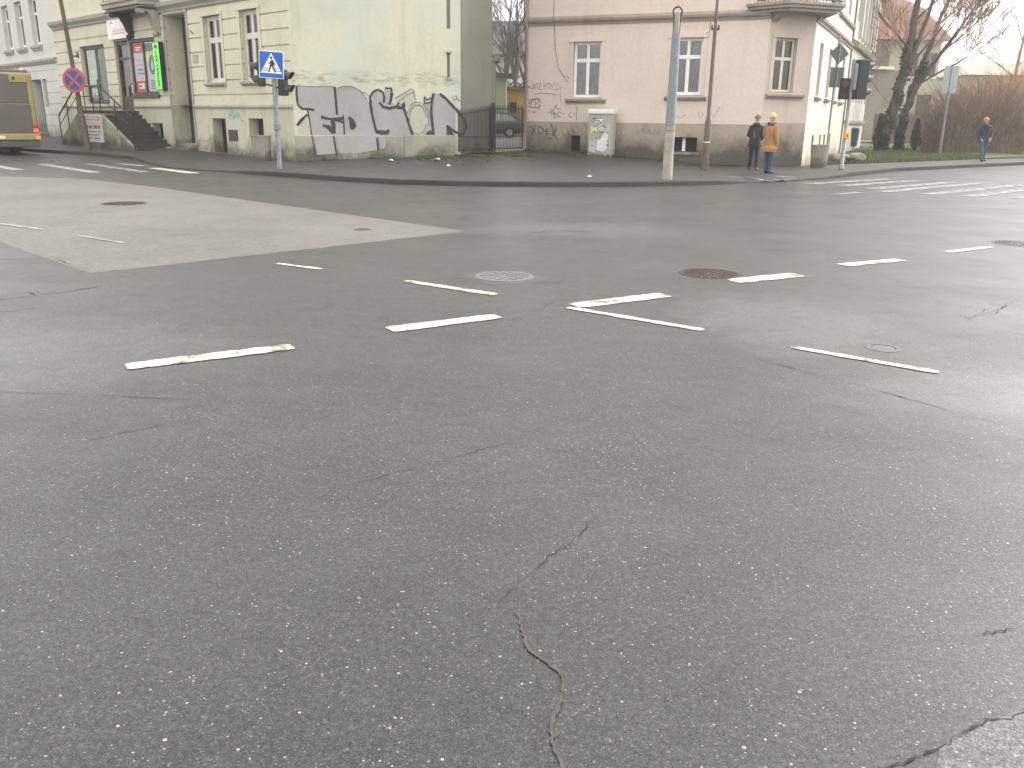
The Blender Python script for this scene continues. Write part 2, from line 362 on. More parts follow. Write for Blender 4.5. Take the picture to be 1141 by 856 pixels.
def empty(name, loc, label, cat, group=None, rz=0):
    o = bpy.data.objects.new(name, None); COL.objects.link(o); o.location = loc; o.rotation_euler.z = rz
    o.empty_display_size = 0.3
    return tag(o, label, cat, group)

def copy_tree(o, parent=None):
    c = o.copy(); COL.objects.link(c)
    if parent is not None: c.parent = parent
    for ch in list(o.children): copy_tree(ch, c)
    return c

def one(name, fn, mats, parent=None, **k):
    m = MB(); fn(m); return m.build(name, mats, parent, **k)

def wall_grid(mb, fr, s0, s1, z0, z1, holes=(), grooves=(), gw=0.035, gd=0.03, back=0.3, vjoints=()):
    xs = {s0, s1}; zs = {z0, z1}
    for a, b, c, d, r in holes: xs |= {a, b}; zs |= {c, d}
    for g in grooves: zs |= {g - gw / 2, g + gw / 2}
    xs = sorted(x for x in xs if s0 <= x <= s1); zs = sorted(z for z in zs if z0 <= z <= z1)
    def dep(i, j):
        if not (0 <= i < len(xs) - 1 and 0 <= j < len(zs) - 1): return -back
        x = (xs[i] + xs[i + 1]) / 2; z = (zs[j] + zs[j + 1]) / 2
        for a, b, c, d, r in holes:
            if a < x < b and c < z < d: return ('h', -r)
        for g in grooves:
            if abs(z - g) < gw / 2: return -gd
        return 0.0
    num = lambda v: v[1] if isinstance(v, tuple) else v
    q = fr.p
    for i in range(len(xs) - 1):
        for j in range(len(zs) - 1):
            v = dep(i, j)
            if not isinstance(v, tuple):
                mb.quad(q(xs[i], v, zs[j]), q(xs[i + 1], v, zs[j]), q(xs[i + 1], v, zs[j + 1]), q(xs[i], v, zs[j + 1]))
    for i in range(len(xs)):
        for j in range(len(zs) - 1):
            a, b = dep(i - 1, j), dep(i, j)
            if isinstance(a, tuple) and isinstance(b, tuple): continue
            if abs(num(a) - num(b)) > 1e-5:
                mb.quad(q(xs[i], num(a), zs[j]), q(xs[i], num(b), zs[j]), q(xs[i], num(b), zs[j + 1]), q(xs[i], num(a), zs[j + 1]))
    for j in range(len(zs)):
        for i in range(len(xs) - 1):
            a, b = dep(i, j - 1), dep(i, j)
            if isinstance(a, tuple) and isinstance(b, tuple): continue
            if abs(num(a) - num(b)) > 1e-5:
                mb.quad(q(xs[i], num(a), zs[j]), q(xs[i + 1], num(a), zs[j]), q(xs[i + 1], num(b), zs[j]), q(xs[i], num(b), zs[j]))

def profile_band(mb, fr, s0, s1, prof, miter0=0, miter1=0):
    """moulding: prof is (d,z) points, closed back to the wall"""
    n = len(prof)
    a = [fr.p(s0 - d * miter0, d, z) for d, z in prof]; b = [fr.p(s1 + d * miter1, d, z) for d, z in prof]
    mb.add(a + b, [list(range(n)), list(range(2 * n - 1, n - 1, -1))] + [(i, i + 1, n + i + 1, n + i) for i in range(n - 1)] + [(n - 1, 0, n, 2 * n - 1)])

def window(fr, s0, s1, z0, z1, parent, fm, d=-0.14, tr=0.36, fw=0.07, mull=True, curt=None, surround=None, sill=None, sm=None, cd=0.09):
    """frame (the window itself) with panes, curtain, sill and moulded surround as its pieces"""
    zt = z1 - (z1 - z0) * tr; sc = (s0 + s1) / 2
    m = MB()
    for a, b, c, e, x in ((s0, s0 + fw, z0, z1, 0), (s1 - fw, s1, z0, z1, 0), (s0 + fw, s1 - fw, z0, z0 + fw, 0), (s0 + fw, s1 - fw, z1 - fw, z1, 0)):
        m.fbox(fr, a, b, d - 0.06, d, c, e)
    m.fbox(fr, s0 + fw, s1 - fw, d - 0.05, d + 0.025, zt - fw * 0.62, zt + fw * 0.62)
    if mull:
        m.fbox(fr, sc - fw * 0.6, sc + fw * 0.6, d - 0.05, d + 0.012, z0 + fw, zt - fw * 0.62)
        m.fbox(fr, sc - fw * 0.5, sc + fw * 0.5, d - 0.05, d + 0.012, zt + fw * 0.62, z1 - fw)
    w = m.build('window', fm, parent, bevel=0.006)
    p = MB(); p.fbox(fr, s0 + fw * 0.9, s1 - fw * 0.9, d - 0.036, d - 0.03, z0 + fw * 0.9, z1 - fw * 0.9); p.build('pane', GLASS, w)
    c = MB(); n = 26
    q = fr.p
    vs = [q(s0 + (s1 - s0) * k / n, d - cd + 0.02 * math.sin(k * 1.9), z) for k in range(n + 1) for z in (z0, z1)]
    c.add(vs, [(2 * k, 2 * k + 2, 2 * k + 3, 2 * k + 1) for k in range(n)])
    c.build('curtain', curt or CURT, w)
    if sill:
        a, b, c0, c1 = sill; k = MB()
        profile_band(k, fr, a, b, [(-0.1, c0), (0.07, c0), (0.09, c0 + (c1 - c0) * 0.35), (0.15, c0 + (c1 - c0) * 0.45), (0.15, c1 - 0.02), (-0.1, c1)])
        k.build('sill', sm or PTRIM, w)
    if surround:
        a, b, c0, mat, t = surround; k = MB()
        k.fbox(fr, a, s0, 0.003, t, z0, z1); k.fbox(fr, s1, b, 0.003, t, z0, z1); k.fbox(fr, a - 0.03, b + 0.03, 0.003, t + 0.03, z1, c0)
        k.build('surround', mat, w)
    return w

def shell(mb, pts, z0, z1, skip=()):
    """plain outer walls and flat roof of a block whose street fronts are built apart"""
    n = len(pts)
    for i in range(n):
        if i in skip: continue
        (a, b), (c, d) = pts[i], pts[(i + 1) % n]
        mb.quad((a, b, z0), (c, d, z0), (c, d, z1), (a, b, z1))
    mb.quad(*[(x, y, z1) for x, y in pts])

# ------------------------------------------------------------------ camera, sky, sun
F_PX = 968.0; EYE = 1.65; PITCH = math.atan(296 / 968.0); ROLL = 0.014
cam = bpy.data.cameras.new('camera'); co = bpy.data.objects.new('camera', cam); COL.objects.link(co)
fwd = Vector((0, math.cos(PITCH), -math.sin(PITCH)))
r0 = Vector((1, 0, 0)); u0 = r0.cross(fwd)
cr = r0 * math.cos(ROLL) + u0 * math.sin(ROLL); cu = u0 * math.cos(ROLL) - r0 * math.sin(ROLL)
co.matrix_world = Matrix(((cr.x, cu.x, -fwd.x, 0), (cr.y, cu.y, -fwd.y, 0), (cr.z, cu.z, -fwd.z, EYE), (0, 0, 0, 1)))
cam.sensor_width = 36; cam.lens = F_PX / 1141 * 36; cam.clip_end = 3000; cam.clip_start = 0.05
S.camera = co
S.view_settings.view_transform = 'Standard'; S.view_settings.look = 'None'
S.view_settings.exposure = 1.62; S.view_settings.gamma = 1; S.view_settings.use_curve_mapping = False
SUN_EL, SUN_AZ = rad(34), rad(66)         # behind cloud, ahead and to the right
w = bpy.data.worlds.new('World'); S.world = w; w.use_nodes = True
nt = w.node_tree; bg = nt.nodes['Background']
sky = nt.nodes.new('ShaderNodeTexSky'); sky.sky_type = 'NISHITA'; sky.sun_disc = False
sky.sun_elevation = SUN_EL; sky.sun_rotation = SUN_AZ; sky.air_density = 1.0; sky.dust_density = 7.0; sky.ozone_density = 1.0
hs = nt.nodes.new('ShaderNodeHueSaturation'); hs.inputs['Saturation'].default_value = 0.10; hs.inputs['Value'].default_value = 1.0
nt.links.new(sky.outputs[0], hs.inputs['Color'])
nt.links.new(mixc(nt, 0.62, hs.outputs[0], (6.9, 6.8, 6.6)), bg.inputs['Color'])     # even cloud cover thinning towards the sun
bg.inputs['Strength'].default_value = 0.13
sl = bpy.data.lights.new('sun', 'SUN'); sl.energy = 0.65; sl.angle = rad(40); sl.color = (1, 0.95, 0.88)
so = bpy.data.objects.new('sun', sl); COL.objects.link(so)
so.rotation_euler = Vector((-math.sin(SUN_AZ) * math.cos(SUN_EL), -math.cos(SUN_AZ) * math.cos(SUN_EL), -math.sin(SUN_EL))).to_track_quat('-Z', 'Y').to_euler()

# ------------------------------------------------------------------ road and what is painted, patched and cracked on it
g = MB(); g.quad((-500, -300, 0), (500, -300, 0), (500, 700, 0), (-500, 700, 0))
road = tag(g.build('road', ROAD), 'damp dark grey asphalt street crossing', None, None, 'structure')
road.location = (0, 0, 0)
for v in road.data.vertices: v.co.x, v.co.y = (-500 if v.co.x < 0 else 500), (-300 if v.co.y < 0 else 700)

def wob(poly, step=0.25, amp=0.02, seed=1):
    r = random.Random(seed); out = []
    for i in range(len(poly)):
        a = Vector(poly[i]); b = Vector(poly[(i + 1) % len(poly)]); n = max(1, int((b - a).length / step))
        for k in range(n):
            p = a.lerp(b, k / n); out.append((p.x + r.uniform(-amp, amp), p.y + r.uniform(-amp, amp)))
    return out

def patch(poly, mat, z, name='asphalt_patch', label=None, amp=0.02, seed=1):
    z = 0.0012 + 0.0003 * seed
    w_ = wob(poly, 0.09, amp, seed); m = MB(); m.add([(x, y, z) for x, y in w_], [list(range(len(w_)))])
    return tag(m.build(name, mat, road), label)
patch([(-17.5, 25.2), (-14.2, 23.66), (-11.12, 23.01), (-8.6, 20.9), (-0.71, 13.28), (-4.54, 9.22), (-6.77, 11.46), (-12.5, 16.6)], PALE, 0.004, label='pale worn patch of asphalt')
patch([(1.05, 1.80), (1.21, 2.0), (1.39, 2.11), (1.8, 2.28), (2.6, 2.2), (2.6, 1.2), (1.0, 1.2)], COARSE, 0.004, amp=0.015, seed=6, label='coarse worn patch of asphalt')

def gput(z): return lambda a, b: Vector((a, b, z))
def bar(a, b, wid, mat, label=None, z=0.006):
    a = Vector(a); b = Vector(b); n = max(6, int((b - a).length / 0.06)); m = MB(); t = (b - a).normalized(); nn = Vector((-t.y, t.x))
    L = [a.lerp(b, k / n) for k in range(n + 1)]
    vs = []
    for k, p in enumerate(L):
        e = rnd.uniform(-0.008, 0.014) + (0.02 if k in (0, n) else 0)
        vs += [(*(p + nn * (wid / 2 - e)), z), (*(p - nn * (wid / 2 - e * 0.7)), z)]
    m.add(vs, [(2 * i, 2 * i + 1, 2 * i + 3, 2 * i + 2) for i in range(n)])
    return tag(m.build('road_marking', mat, road), label)
for a, b, wd in (((-2.62, 5.66), (-1.64, 6.26), 0.18), ((-1.0, 6.84), (-0.13, 7.40), 0.19), ((0.56, 7.88), (1.50, 8.47), 0.22), ((2.36, 9.28), (3.22, 9.77), 0.25), ((3.97, 10.5), (4.9, 11.0), 0.20), ((5.85, 11.75), (6.75, 12.35), 0.14),
                 ((-2.74, 10.04), (-2.15, 9.69), 0.085), ((-1.13, 9.03), (-0.17, 8.36), 0.115), ((0.50, 7.80), (1.57, 6.98), 0.10), ((2.14, 6.46), (2.96, 5.80), 0.095)):
    bar(a, b, wd, PAINT)
for a, b, wd in (((-7.88, 13.41), (-6.85, 12.75), 0.09), ((-6.07, 12.17), (-5.13, 11.5), 0.07)): bar(a, b, wd, PAINT3, 'worn pale dash', z=0.0075)
for a, b in (((8.18, 24.95), (11.6, 27.7)), ((8.93, 24.38), (12.3, 27.2)), ((9.30, 23.35), (13.1, 26.6)), ((9.27, 22.4), (13.9, 26.5)), ((10.17, 21.8), (14.7, 25.85)), ((10.92, 21.3), (15.2, 25.3)), ((11.9, 20.9), (16.0, 24.6)), ((12.7, 20.3), (16.8, 24.0))):
    bar(a, b, 0.40, PAINT2, 'worn zebra crossing stripe')
bar((7.76, 21.39), (8.62, 22.18), 0.25, PAINT2)
for a, b, mt in (((-14.3, 29.9), (-10.75, 26.0), PAINT2), ((-11.4, 28.1), (-9.25, 25.8), PAINT), ((-13.4, 30.3), (-12.0, 29.0), PAINT3), ((-15.6, 29.4), (-12.0, 25.5), PAINT3), ((-17.2, 29.0), (-14.6, 26.2), PAINT3), ((-18.5, 28.4), (-15.8, 25.4), PAINT3)):
    bar(a, b, 0.36, mt, 'worn zebra crossing stripe')

def crack(pts, wid, mat, z=0.0042, name='crack', label=None, amp=0.02, step=0.05, seed=0, side=0.0, mod=0.45):
    """a crack that wanders, thins out, breaks off and throws short side branches"""
    r = random.Random(seed + 77); P = []
    for a, b in zip(pts[:-1], pts[1:]):
        a = Vector(a); b = Vector(b); n = max(1, int((b - a).length / step))
        for k in range(n): P.append(a.lerp(b, k / n) + Vector((r.uniform(-amp, amp), r.uniform(-amp, amp))))
    P.append(Vector(pts[-1])); m = MB()
    def run(P, wid):
        N = len(P); vs = []; on = []; ph = r.uniform(0, 6)
        for i, p in enumerate(P):
            t = (P[min(i + 1, N - 1)] - P[max(i - 1, 0)]).normalized(); nn = Vector((-t.y, t.x))
            ww = wid * (r.uniform(0.25, 1.2) if mod > .3 else r.uniform(.75, 1.2)) * (0.65 + mod * math.sin(i * .37 + ph)) * min(1, 0.12 + 5 * min(i, N - 1 - i) / N)
            vs += [(*(p + nn * ww / 2), z), (*(p - nn * ww / 2), z)]
        m.add(vs, [(2 * i, 2 * i + 1, 2 * i + 3, 2 * i + 2) for i in range(N - 1)])
    run(P, wid)
    for i in range(2, len(P) - 2):
        if r.random() < side:
            d = (P[i + 1] - P[i]).normalized(); d = Vector((d.x * .7 - d.y * r.choice((-1, 1)), d.y * .7 + d.x * r.choice((-1, 1)))).normalized(); q = [P[i]]
            for k in range(r.randint(3, 7)): q.append(q[-1] + d * step * .8 + Vector((r.uniform(-amp, amp), r.uniform(-amp, amp))) * .7)
            run(q, wid * .55)
    return tag(m.build(name, mat, road), label)
crack([(-0.92, 3.64), (-0.72, 3.76), (-0.4, 4.02), (-0.17, 4.2), (0.05, 4.38)], 0.0055, TAR, amp=0.010, step=.03, seed=1, side=.06)
crack([(-0.06, 2.72), (-0.02, 2.77), (0.11, 2.99), (0.21, 3.17), (0.27, 3.22), (0.37, 3.45)], 0.006, TAR, amp=0.009, step=0.02, seed=2, side=.12)
crack([(0.01, 2.70), (0.035, 2.63), (0.05, 2.53), (0.07, 2.44), (0.12, 2.38), (0.165, 2.33), (0.168, 2.25), (0.16, 2.19), (0.13, 2.11), (0.125, 2.02), (0.15, 1.9), (0.14, 1.7)], 0.020, FILL, amp=0.004, step=0.015, mod=0.12, name='filled_crack', label='crack filled with sandy grit', seed=3)
crack([(0.09, 2.1), (0.085, 1.98), (0.09, 1.85)], 0.008, FILL, amp=0.004, step=0.02, name='filled_crack', seed=4)
crack([(0.95, 1.80), (1.02, 1.93), (1.21, 2.01), (1.39, 2.12), (1.52, 2.16), (1.75, 2.3)], 0.009, TAR, amp=0.012, step=0.02, seed=5, side=.12)
crack([(-2.5, 3.9), (-2.36, 4.12), (-2.2, 4.28), (-2.05, 4.43), (-1.7, 4.75)], 0.008, SEAM, amp=0.012, seed=6)
crack([(-5.4, 7.5), (-4.68, 7.8), (-4.14, 8.38)], 0.03, TAR, amp=0.03, seed=7, side=.2)
crack([(-5.0, 7.0), (-4.3, 7.35), (-3.9, 7.75)], 0.012, TAR, amp=0.02, seed=8)
crack([(3.98, 7.5), (4.5, 7.95), (5.17, 8.69)], 0.013, TAR, amp=0.03, seed=9, side=.15)
crack([(4.05, 7.3), (4.15, 7.0), (4.3, 6.7)], 0.009, TAR, amp=0.02, seed=10)
crack([(1.55, 2.55), (1.75, 2.62)], 0.005, TAR, amp=0.01, step=.02, seed=11)
crack([(-0.9, 6.6), (-0.4, 6.9), (0.1, 7.4), (0.5, 8.3)], 0.006, TAR, amp=0.02, seed=12, side=.1)
crack([(2.9, 9.4), (3.8, 9.1), (5.2, 9.0)], 0.009, TAR, amp=0.02, seed=13)
crack([(0.2, 13.2), (0.7, 13.5), (1.2, 13.45)], 0.04, TAR, amp=0.05, seed=14)
crack([(1.72, 6.2), (2.3, 5.45), (2.95, 4.55)], 0.012, SEAM, amp=0.006, seed=31)
crack([(4.6, 6.9), (6.2, 6.4), (8.5, 8.1)], 0.016, SEAM, amp=0.008, seed=32)
crack([(-6.0, 5.2), (-2.6, 5.05), (-1.2, 4.9)], 0.009, SEAM, amp=0.010, seed=33)
crack([(-7.9, 9.5), (-5.4, 10.2), (-4.6, 9.3)], 0.015, TAR, amp=0.02, seed=16)
crack([(-1.0, 9.5), (0.0, 8.95), (0.6, 9.15), (0.9, 9.3)], 0.014, TAR, amp=0.02, seed=17)
crack([(5.6, 20.1), (6.4, 20.35), (7.0, 20.3)], 0.05, TAR, amp=0.05, seed=18)
crack([(-0.75, 9.35), (-0.5, 9.0), (0.0, 8.85), (0.45, 9.0), (0.6, 9.4)], 0.012, SEAM, amp=0.02, seed=19)

def manhole(name, x, y, r, mat, label, pat='spoke'):
    root = empty(name, (x, y, 0.0), label, 'manhole cover', 'round iron covers let into the road')
    f = MB(); f.lathe(x, y, [(r + 0.05, -0.02), (r + 0.05, 0.003), (r + 0.03, 0.006), (r + 0.008, 0.0055), (r + 0.006, -0.02)], 40); f.build('rim', mat, root, smooth=False)
    c = MB(); c.lathe(x, y, [(r, -0.02), (r, 0.003), (r - 0.012, 0.0045), (0.001, 0.0045)], 40)
    if r > 0.15:
        for k in range(5):
            rr = r * (0.25 + 0.16 * k); n = max(6, int(rr * 2 * math.pi / 0.09))
            for j in range(n):
                a = 2 * math.pi * j / n + k
                px, py = x + rr * math.cos(a), y + rr * math.sin(a); c.box(px - 0.022, px + 0.022, py - 0.022, py + 0.022, 0.003, 0.010)
    c.build('lid', mat, root)
    return root
manhole('manhole_cover', -0.10, 9.41, 0.27, IRONG, 'shiny grey manhole cover in the broken asphalt between the white dashes')
manhole('manhole_cover', 2.22, 9.77, 0.30, IRONC, 'rusty brown manhole cover touching the end of a thick white dash')
manhole('manhole_cover', -7.43, 16.78, 0.36, IRONC, 'dark manhole cover in the pale asphalt patch')
manhole('manhole_cover', 7.35, 12.75, 0.30, IRONG, 'wet manhole cover in a sunken dark hollow near the right edge')
for x, y, l in ((-2.31, 13.32, 'small valve lid near the tip of the pale asphalt patch'), (2.85, 6.48, 'small valve lid beside the thin white dash on the right')):
    manhole('valve_lid', x, y, 0.085, IRONC if x < 0 else IRONG, l)

# ------------------------------------------------------------------ pavement, kerbs, lawn, yard
KB = [(-44, 58, .12), (-30, 46.2, .12), (-22.87, 40.2, .12), (-19.2, 37.3, .12), (-17.36, 36.2, .12), (-14.1, 33.1, .12), (-12.6, 30.6, .06), (-11.08, 28.4, .03), (-9.3, 26.9, .03), (-8.21, 26.2, .06), (-7.1, 25.3, .12), (-5.74, 24.4, .12), (-4.4, 23.4, .12), (-2.99, 22.7, .12), (-1.6, 22.45, .12), (-.33, 22.4, .12), (1.3, 22.6, .12), (2.94, 23.0, .12), (4.3, 23.55, .12),
      (5.62, 24.28, .10), (6.63, 25.07, .035), (8.0, 26.0, .03), (9.38, 27.14, .05), (10.5, 28.4, .10), (10.96, 29.0, .12), (13.83, 32.4, .12), (22.2, 39.2, .12), (34, 48.5, .12), (60, 69, .12)]
WB = [(-39.8, 64.9, .45), (-30, 54, .45), (-23.04, 46.3, .42), (-19.34, 42.63, .38), (-17.2, 40.5, .35), (-14.7, 38.1, .3), (-13.3, 36.6, .27), (-11.86, 35.26, .22), (-10.6, 34.0, .19), (-9.73, 33.16, .17), (-8.5, 31.95, .14), (-7.5, 31.2, .13), (-6.2, 31.3, .2), (-4.4, 31.4, .3), (-2.6, 31.5, .4), (-1.5, 32.2, .45), (-.6, 34.6, .46), (.4, 35.8, .46), (2.9, 34.7, .40),
      (5.0, 33.75, .28), (7.0, 32.9, .14), (8.67, 32.1, .1), (9.6, 32.5, .1), (10.45, 32.8, .12), (11.2, 33.3, .13), (15.6, 36.75, .13), (25.2, 44.6, .13), (37, 54, .13), (63, 75, .13)]
m = MB(); NS = 10; vs = []
for a, b in zip(KB, WB):
    a = Vector(a); b = Vector(b); a = a + (b - a).normalized() * 0.14 * Vector((1, 1, 0)).length / 1.414; a.z = a.z if False else a.z
    for k in range(NS + 1):
        t = k / NS; p = a.lerp(b, t); e = t * t if b.z > 0.2 else t
        z = a.z + (b.z - a.z) * e
        if 0 < k < NS: z += rnd.uniform(-0.008, 0.008)
        if a.z < 0.1 and k > 2: z = max(z, 0.10)
        if k == NS: p = p + (b - a).normalized() * 0.35
        vs.append((p.x, p.y, z))
m.add(vs, [(i * (NS + 1) + k, (i + 1) * (NS + 1) + k, (i + 1) * (NS + 1) + k + 1, i * (NS + 1) + k + 1) for i in range(len(KB) - 1) for k in range(NS)])
pav = tag(m.build('pavement', PAVE, smooth=True), 'damp dark asphalt pavement along the buildings', None, None, 'structure')
m = MB(); vs = []
for i, a in enumerate(KB):
    b = Vector(WB[i]); a = Vector(a); d = (b - a); d.z = 0; d.normalize()
    p = a + d * 0.15
    vs += [(a.x, a.y, -0.02), (a.x + d.x * 0.012, a.y + d.y * 0.012, a.z - 0.012), (a.x + d.x * 0.03, a.y + d.y * 0.03, a.z + 0.004), (p.x, p.y, a.z + 0.006), (p.x, p.y, -0.02)]
m.add(vs, [(5 * i + k, 5 * (i + 1) + k, 5 * (i + 1) + k + 1, 5 * i + k + 1) for i in range(len(KB) - 1) for k in range(4)])
tag(m.build('kerb', KERB), 'dark wet stone kerb of the pavement', None, None, 'structure')
def pave_bar(a, b, wid, mat):
    o = bar(a, b, wid, mat, 'smear of white paint', z=0.0)
    for v in o.data.vertices: v.co.z = pavez(v.co.x, v.co.y) + 0.014
    o.parent = pav; o.location = -pav.location
    return o
def pavez(x, y):
    best = 9e9; z = 0
    for v in vs_pav:
        d = (v[0] - x) ** 2 + (v[1] - y) ** 2
        if d < best: best, z = d, v[2]
    return z
vs_pav = [tuple(v.co + pav.location) for v in pav.data.vertices]
for a, b, wd in (((6.25, 26.9), (6.9, 25.7), 0.16), ((6.7, 26.1), (7.35, 25.2), 0.13), ((7.35, 26.2), (7.9, 25.75), 0.2), ((7.5, 25.6), (8.4, 26.6), 0.12), ((7.9, 27.3), (8.4, 27.0), 0.3)):
    pave_bar(a, b, wd, PAINT2)

m = MB(); nx, ny = 26, 30; lv = []
A, B_, C_, D_ = Vector((11.0, 33.2, 0)), Vector((25.3, 44.7, 0)), Vector((48, 82, 0)), Vector((25, 70, 0))
for i in range(nx + 1):
    for j in range(ny + 1):
        u, v = i / nx, j / ny; p = A.lerp(B_, u).lerp(D_.lerp(C_, u), v)
        lv.append((p.x, p.y, 0.15 + 0.10 * math.sin(p.x * .7) * math.sin(p.y * .5) * min(1, v * 6) + rnd.uniform(0, .03)))
m.add(lv, [(i * (ny + 1) + j, (i + 1) * (ny + 1) + j, (i + 1) * (ny + 1) + j + 1, i * (ny + 1) + j + 1) for i in range(nx) for j in range(ny)])
tag(m.build('lawn', LAWNM, smooth=True), 'rough green lawn behind the right pavement', None, None, 'structure')
m = MB()
for k in range(16000):
    u, v = rnd.random() * 0.75, rnd.random() ** 1.6 * 0.75; p = A.lerp(B_, u).lerp(D_.lerp(C_, u), v)
    a = rnd.uniform(0, 6.28); h = rnd.uniform(.05, .16); w_ = rnd.uniform(.012, .03); dx, dy = math.cos(a) * w_, math.sin(a) * w_
    m.add([(p.x - dx, p.y - dy, .1), (p.x + dx, p.y + dy, .1), (p.x + rnd.uniform(-.06, .06), p.y + rnd.uniform(-.06, .06), .17 + h)], [(0, 1, 2)])
tag(m.build('grass', BLADE), 'short green grass of the lawn', 'grass', None, 'stuff')
m = MB(); m.quad((27, 70.5, .26), (50, 82, .26), (47, 87, .26), (24, 75.5, .26))
tag(m.build('path', YARD), 'pale path behind the lawn', None, None, 'structure')
m = MB(); m.quad((-9, 33.4, .43), (-0.9, 33.3, .44), (.6, 36.0, .44), (7, 36.4, .46), (7, 105, .6), (-16, 105, .6))
tag(m.build('yard', YARD), 'wet pale courtyard behind the gate', None, None, 'structure')
# moss and weeds in the strip along the foot of the walls
m = MB()
def weeds(ax, ay, bx, by, n, sp, zf, h0=.02, h1=.07):
    for k in range(n):
        t = rnd.random(); q = rnd.gauss(0, 1) * sp
        x = ax + (bx - ax) * t + q * .3; y = ay + (by - ay) * t - abs(q); z = zf(x, y); a = rnd.uniform(0, 6.28); h = rnd.uniform(h0, h1); w_ = rnd.uniform(.015, .04)
        m.add([(x - math.cos(a) * w_, y - math.sin(a) * w_, z), (x + math.cos(a) * w_, y + math.sin(a) * w_, z), (x + rnd.uniform(-.05, .05), y + rnd.uniform(-.05, .05), z + h)], [(0, 1, 2)])
weeds(-3.2, 30.9, .2, 34.2, 5200, 1.0, pavez, .015, .045)
weeds(-1.9, 31.0, .6, 35.6, 900, 0.2, pavez)
weeds(.4, 35.5, 5.0, 33.5, 3000, 0.3, pavez, .03, .08)
weeds(5.0, 33.6, 8.6, 32.0, 500, 0.10, pavez, .02, .06)
weeds(-7.4, 31.0, -2.9, 31.1, 500, 0.12, pavez, .02, .06)
tag(m.build('weeds', MOSSB), 'mossy grass growing along the foot of the walls and gate', 'weeds', None, 'stuff')

# ------------------------------------------------------------------ left corner tenement (cream)
L = Frame(-7.59, 31.05, 134.6); GB = Frame(-7.59, 31.05, 86)
LE = L.p(-21.7, 0, 0)
b1 = empty('tenement', (-12, 36, 0), 'cream corner tenement with scrolled balcony, rusticated front and graffiti sprayed gable', 'building')
H1 = 11.0
holes = [(-18.5, -15.6, 2.05, 4.62, .3), (-14.45, -12.98, 1.75, 4.66, .35), (-12.95, -10.3, 2.40, 4.66, .3), (-9.2, -7.35, 0.4, 5.38, .72), (-5.97, -4.62, 2.78, 5.18, .22), (-3.22, -1.93, 2.78, 5.2, .22)]
gr = [2.35 + .52 * i for i in range(7)]
m = MB(); wall_grid(m, L, -21.7, 0, 1.98, 5.57, holes, gr, gw=.055, gd=.055)
wall_grid(m, L, -21.7, 0, 5.57, H1, [], [])
m.build('wall', CREAM, b1)
m = MB()
wall_grid(m, L, -21.7, 0, -.4, 1.98, [(-18.5, -15.6, 2.05, 4.62, .3), (-14.45, -12.98, 1.75, 4.66, .35), (-9.2, -7.35, .4, 5.4, .72), (-5.86, -4.82, .22, 1.5, .4), (-3.08, -2.05, .86, 1.52, .4), (-11.4, -10.3, .6, 1.25, .4)])
m.build('plinth', PLINTH, b1)
m = MB()
for a, b in ((-21.7, -14.5), (-12.9, -9.25), (-7.3, 0.0)): profile_band(m, L, a, b, [(-.02, 1.88), (.055, 1.88), (.075, 1.93), (.02, 2.0), (-.02, 2.0)])
m.build('string_course', TRIM, b1)
m = MB(); profile_band(m, L, -21.72, 0.0, [(-.02, 5.5), (.05, 5.52), (.07, 5.6), (.20, 5.72), (.22, 5.86), (-.02, 5.9)], 0, 0)
m.build('cornice', TRIM, b1)
m = MB(); m.fbox(L, -9.35, -7.2, .003, .06, 5.4, 5.5); m.fbox(L, -9.34, -9.2, .003, .035, .45, 5.4); m.fbox(L, -7.35, -7.22, .003, .035, .45, 5.4); m.build('door_surround', TRIM, b1)
# other sides of the block, blank gable facing the crossing
m = MB(); e0 = GB.p(5.7, 0, 0)
wall_grid(m, GB, 0, 5.7, -.4, H1, [(5.24, 5.34, 2.95, 3.74, .10), (5.24, 5.36, 4.5, 6.5, .12)], back=.3); m.build('gable_wall', GABLE, b1)
for a, b, c, d in ((5.2, 5.40, 3.74, 3.79), (5.2, 5.42, 2.88, 2.94)): m = MB(); m.fbox(GB, a, b, .003, .05, c, d); m.build('slot_ledge', TRIM, b1)
for a, b, c, d in ((5.24, 5.34, 2.95, 3.74), (5.24, 5.36, 4.5, 6.5)): m = MB(); m.fbox(GB, a, b, -.09, -.06, c, d); m.build('slot', GABLE2, b1)
m = MB(); e1 = Vector((-.885, 33.2, 0)); m.quad((e0.x, e0.y, -.4), (e1.x, e1.y, -.4), (e1.x, e1.y, H1), (e0.x, e0.y, H1))
m.quad((e1.x, e1.y, -.4), (-1.5, 44, -.4), (-1.5, 44, H1), (e1.x, e1.y, H1)); m.build('return_wall', GABLE2, b1)
m = MB(); shell(m, [(LE.x, LE.y), (-7.59, 31.05), (e0.x, e0.y), (e1.x, e1.y), (-1.5, 44), (-15, 56)], -.4, H1 - .02, skip=(0, 1, 2, 3)); m.build('rear_wall', GABLE2, b1)
m = MB(); wall_grid(m, GB, .02, 5.5, -.3, 1.0, []); m2 = MB()
m2.fbox(GB, .02, 1.0, .004, .12, -.3, .985); m2.fbox(GB, 1.002, 2.15, .004, .135, -.3, 1.0); m2.fbox(GB, 2.152, 3.75, .004, .125, -.3, 1.01); m2.fbox(GB, 3.752, 5.5, .004, .15, -.3, 1.06)
m2.build('concrete_base', BLOCK, b1, bevel=.02)
m = MB(); m.box(-1.02, -.76, 33.25, 34.3, -.3, 3.6); m.box(-1.06, -.64, 33.2, 34.4, 3.6, 3.74); m.build('pier', GABLE2, b1, bevel=.01)
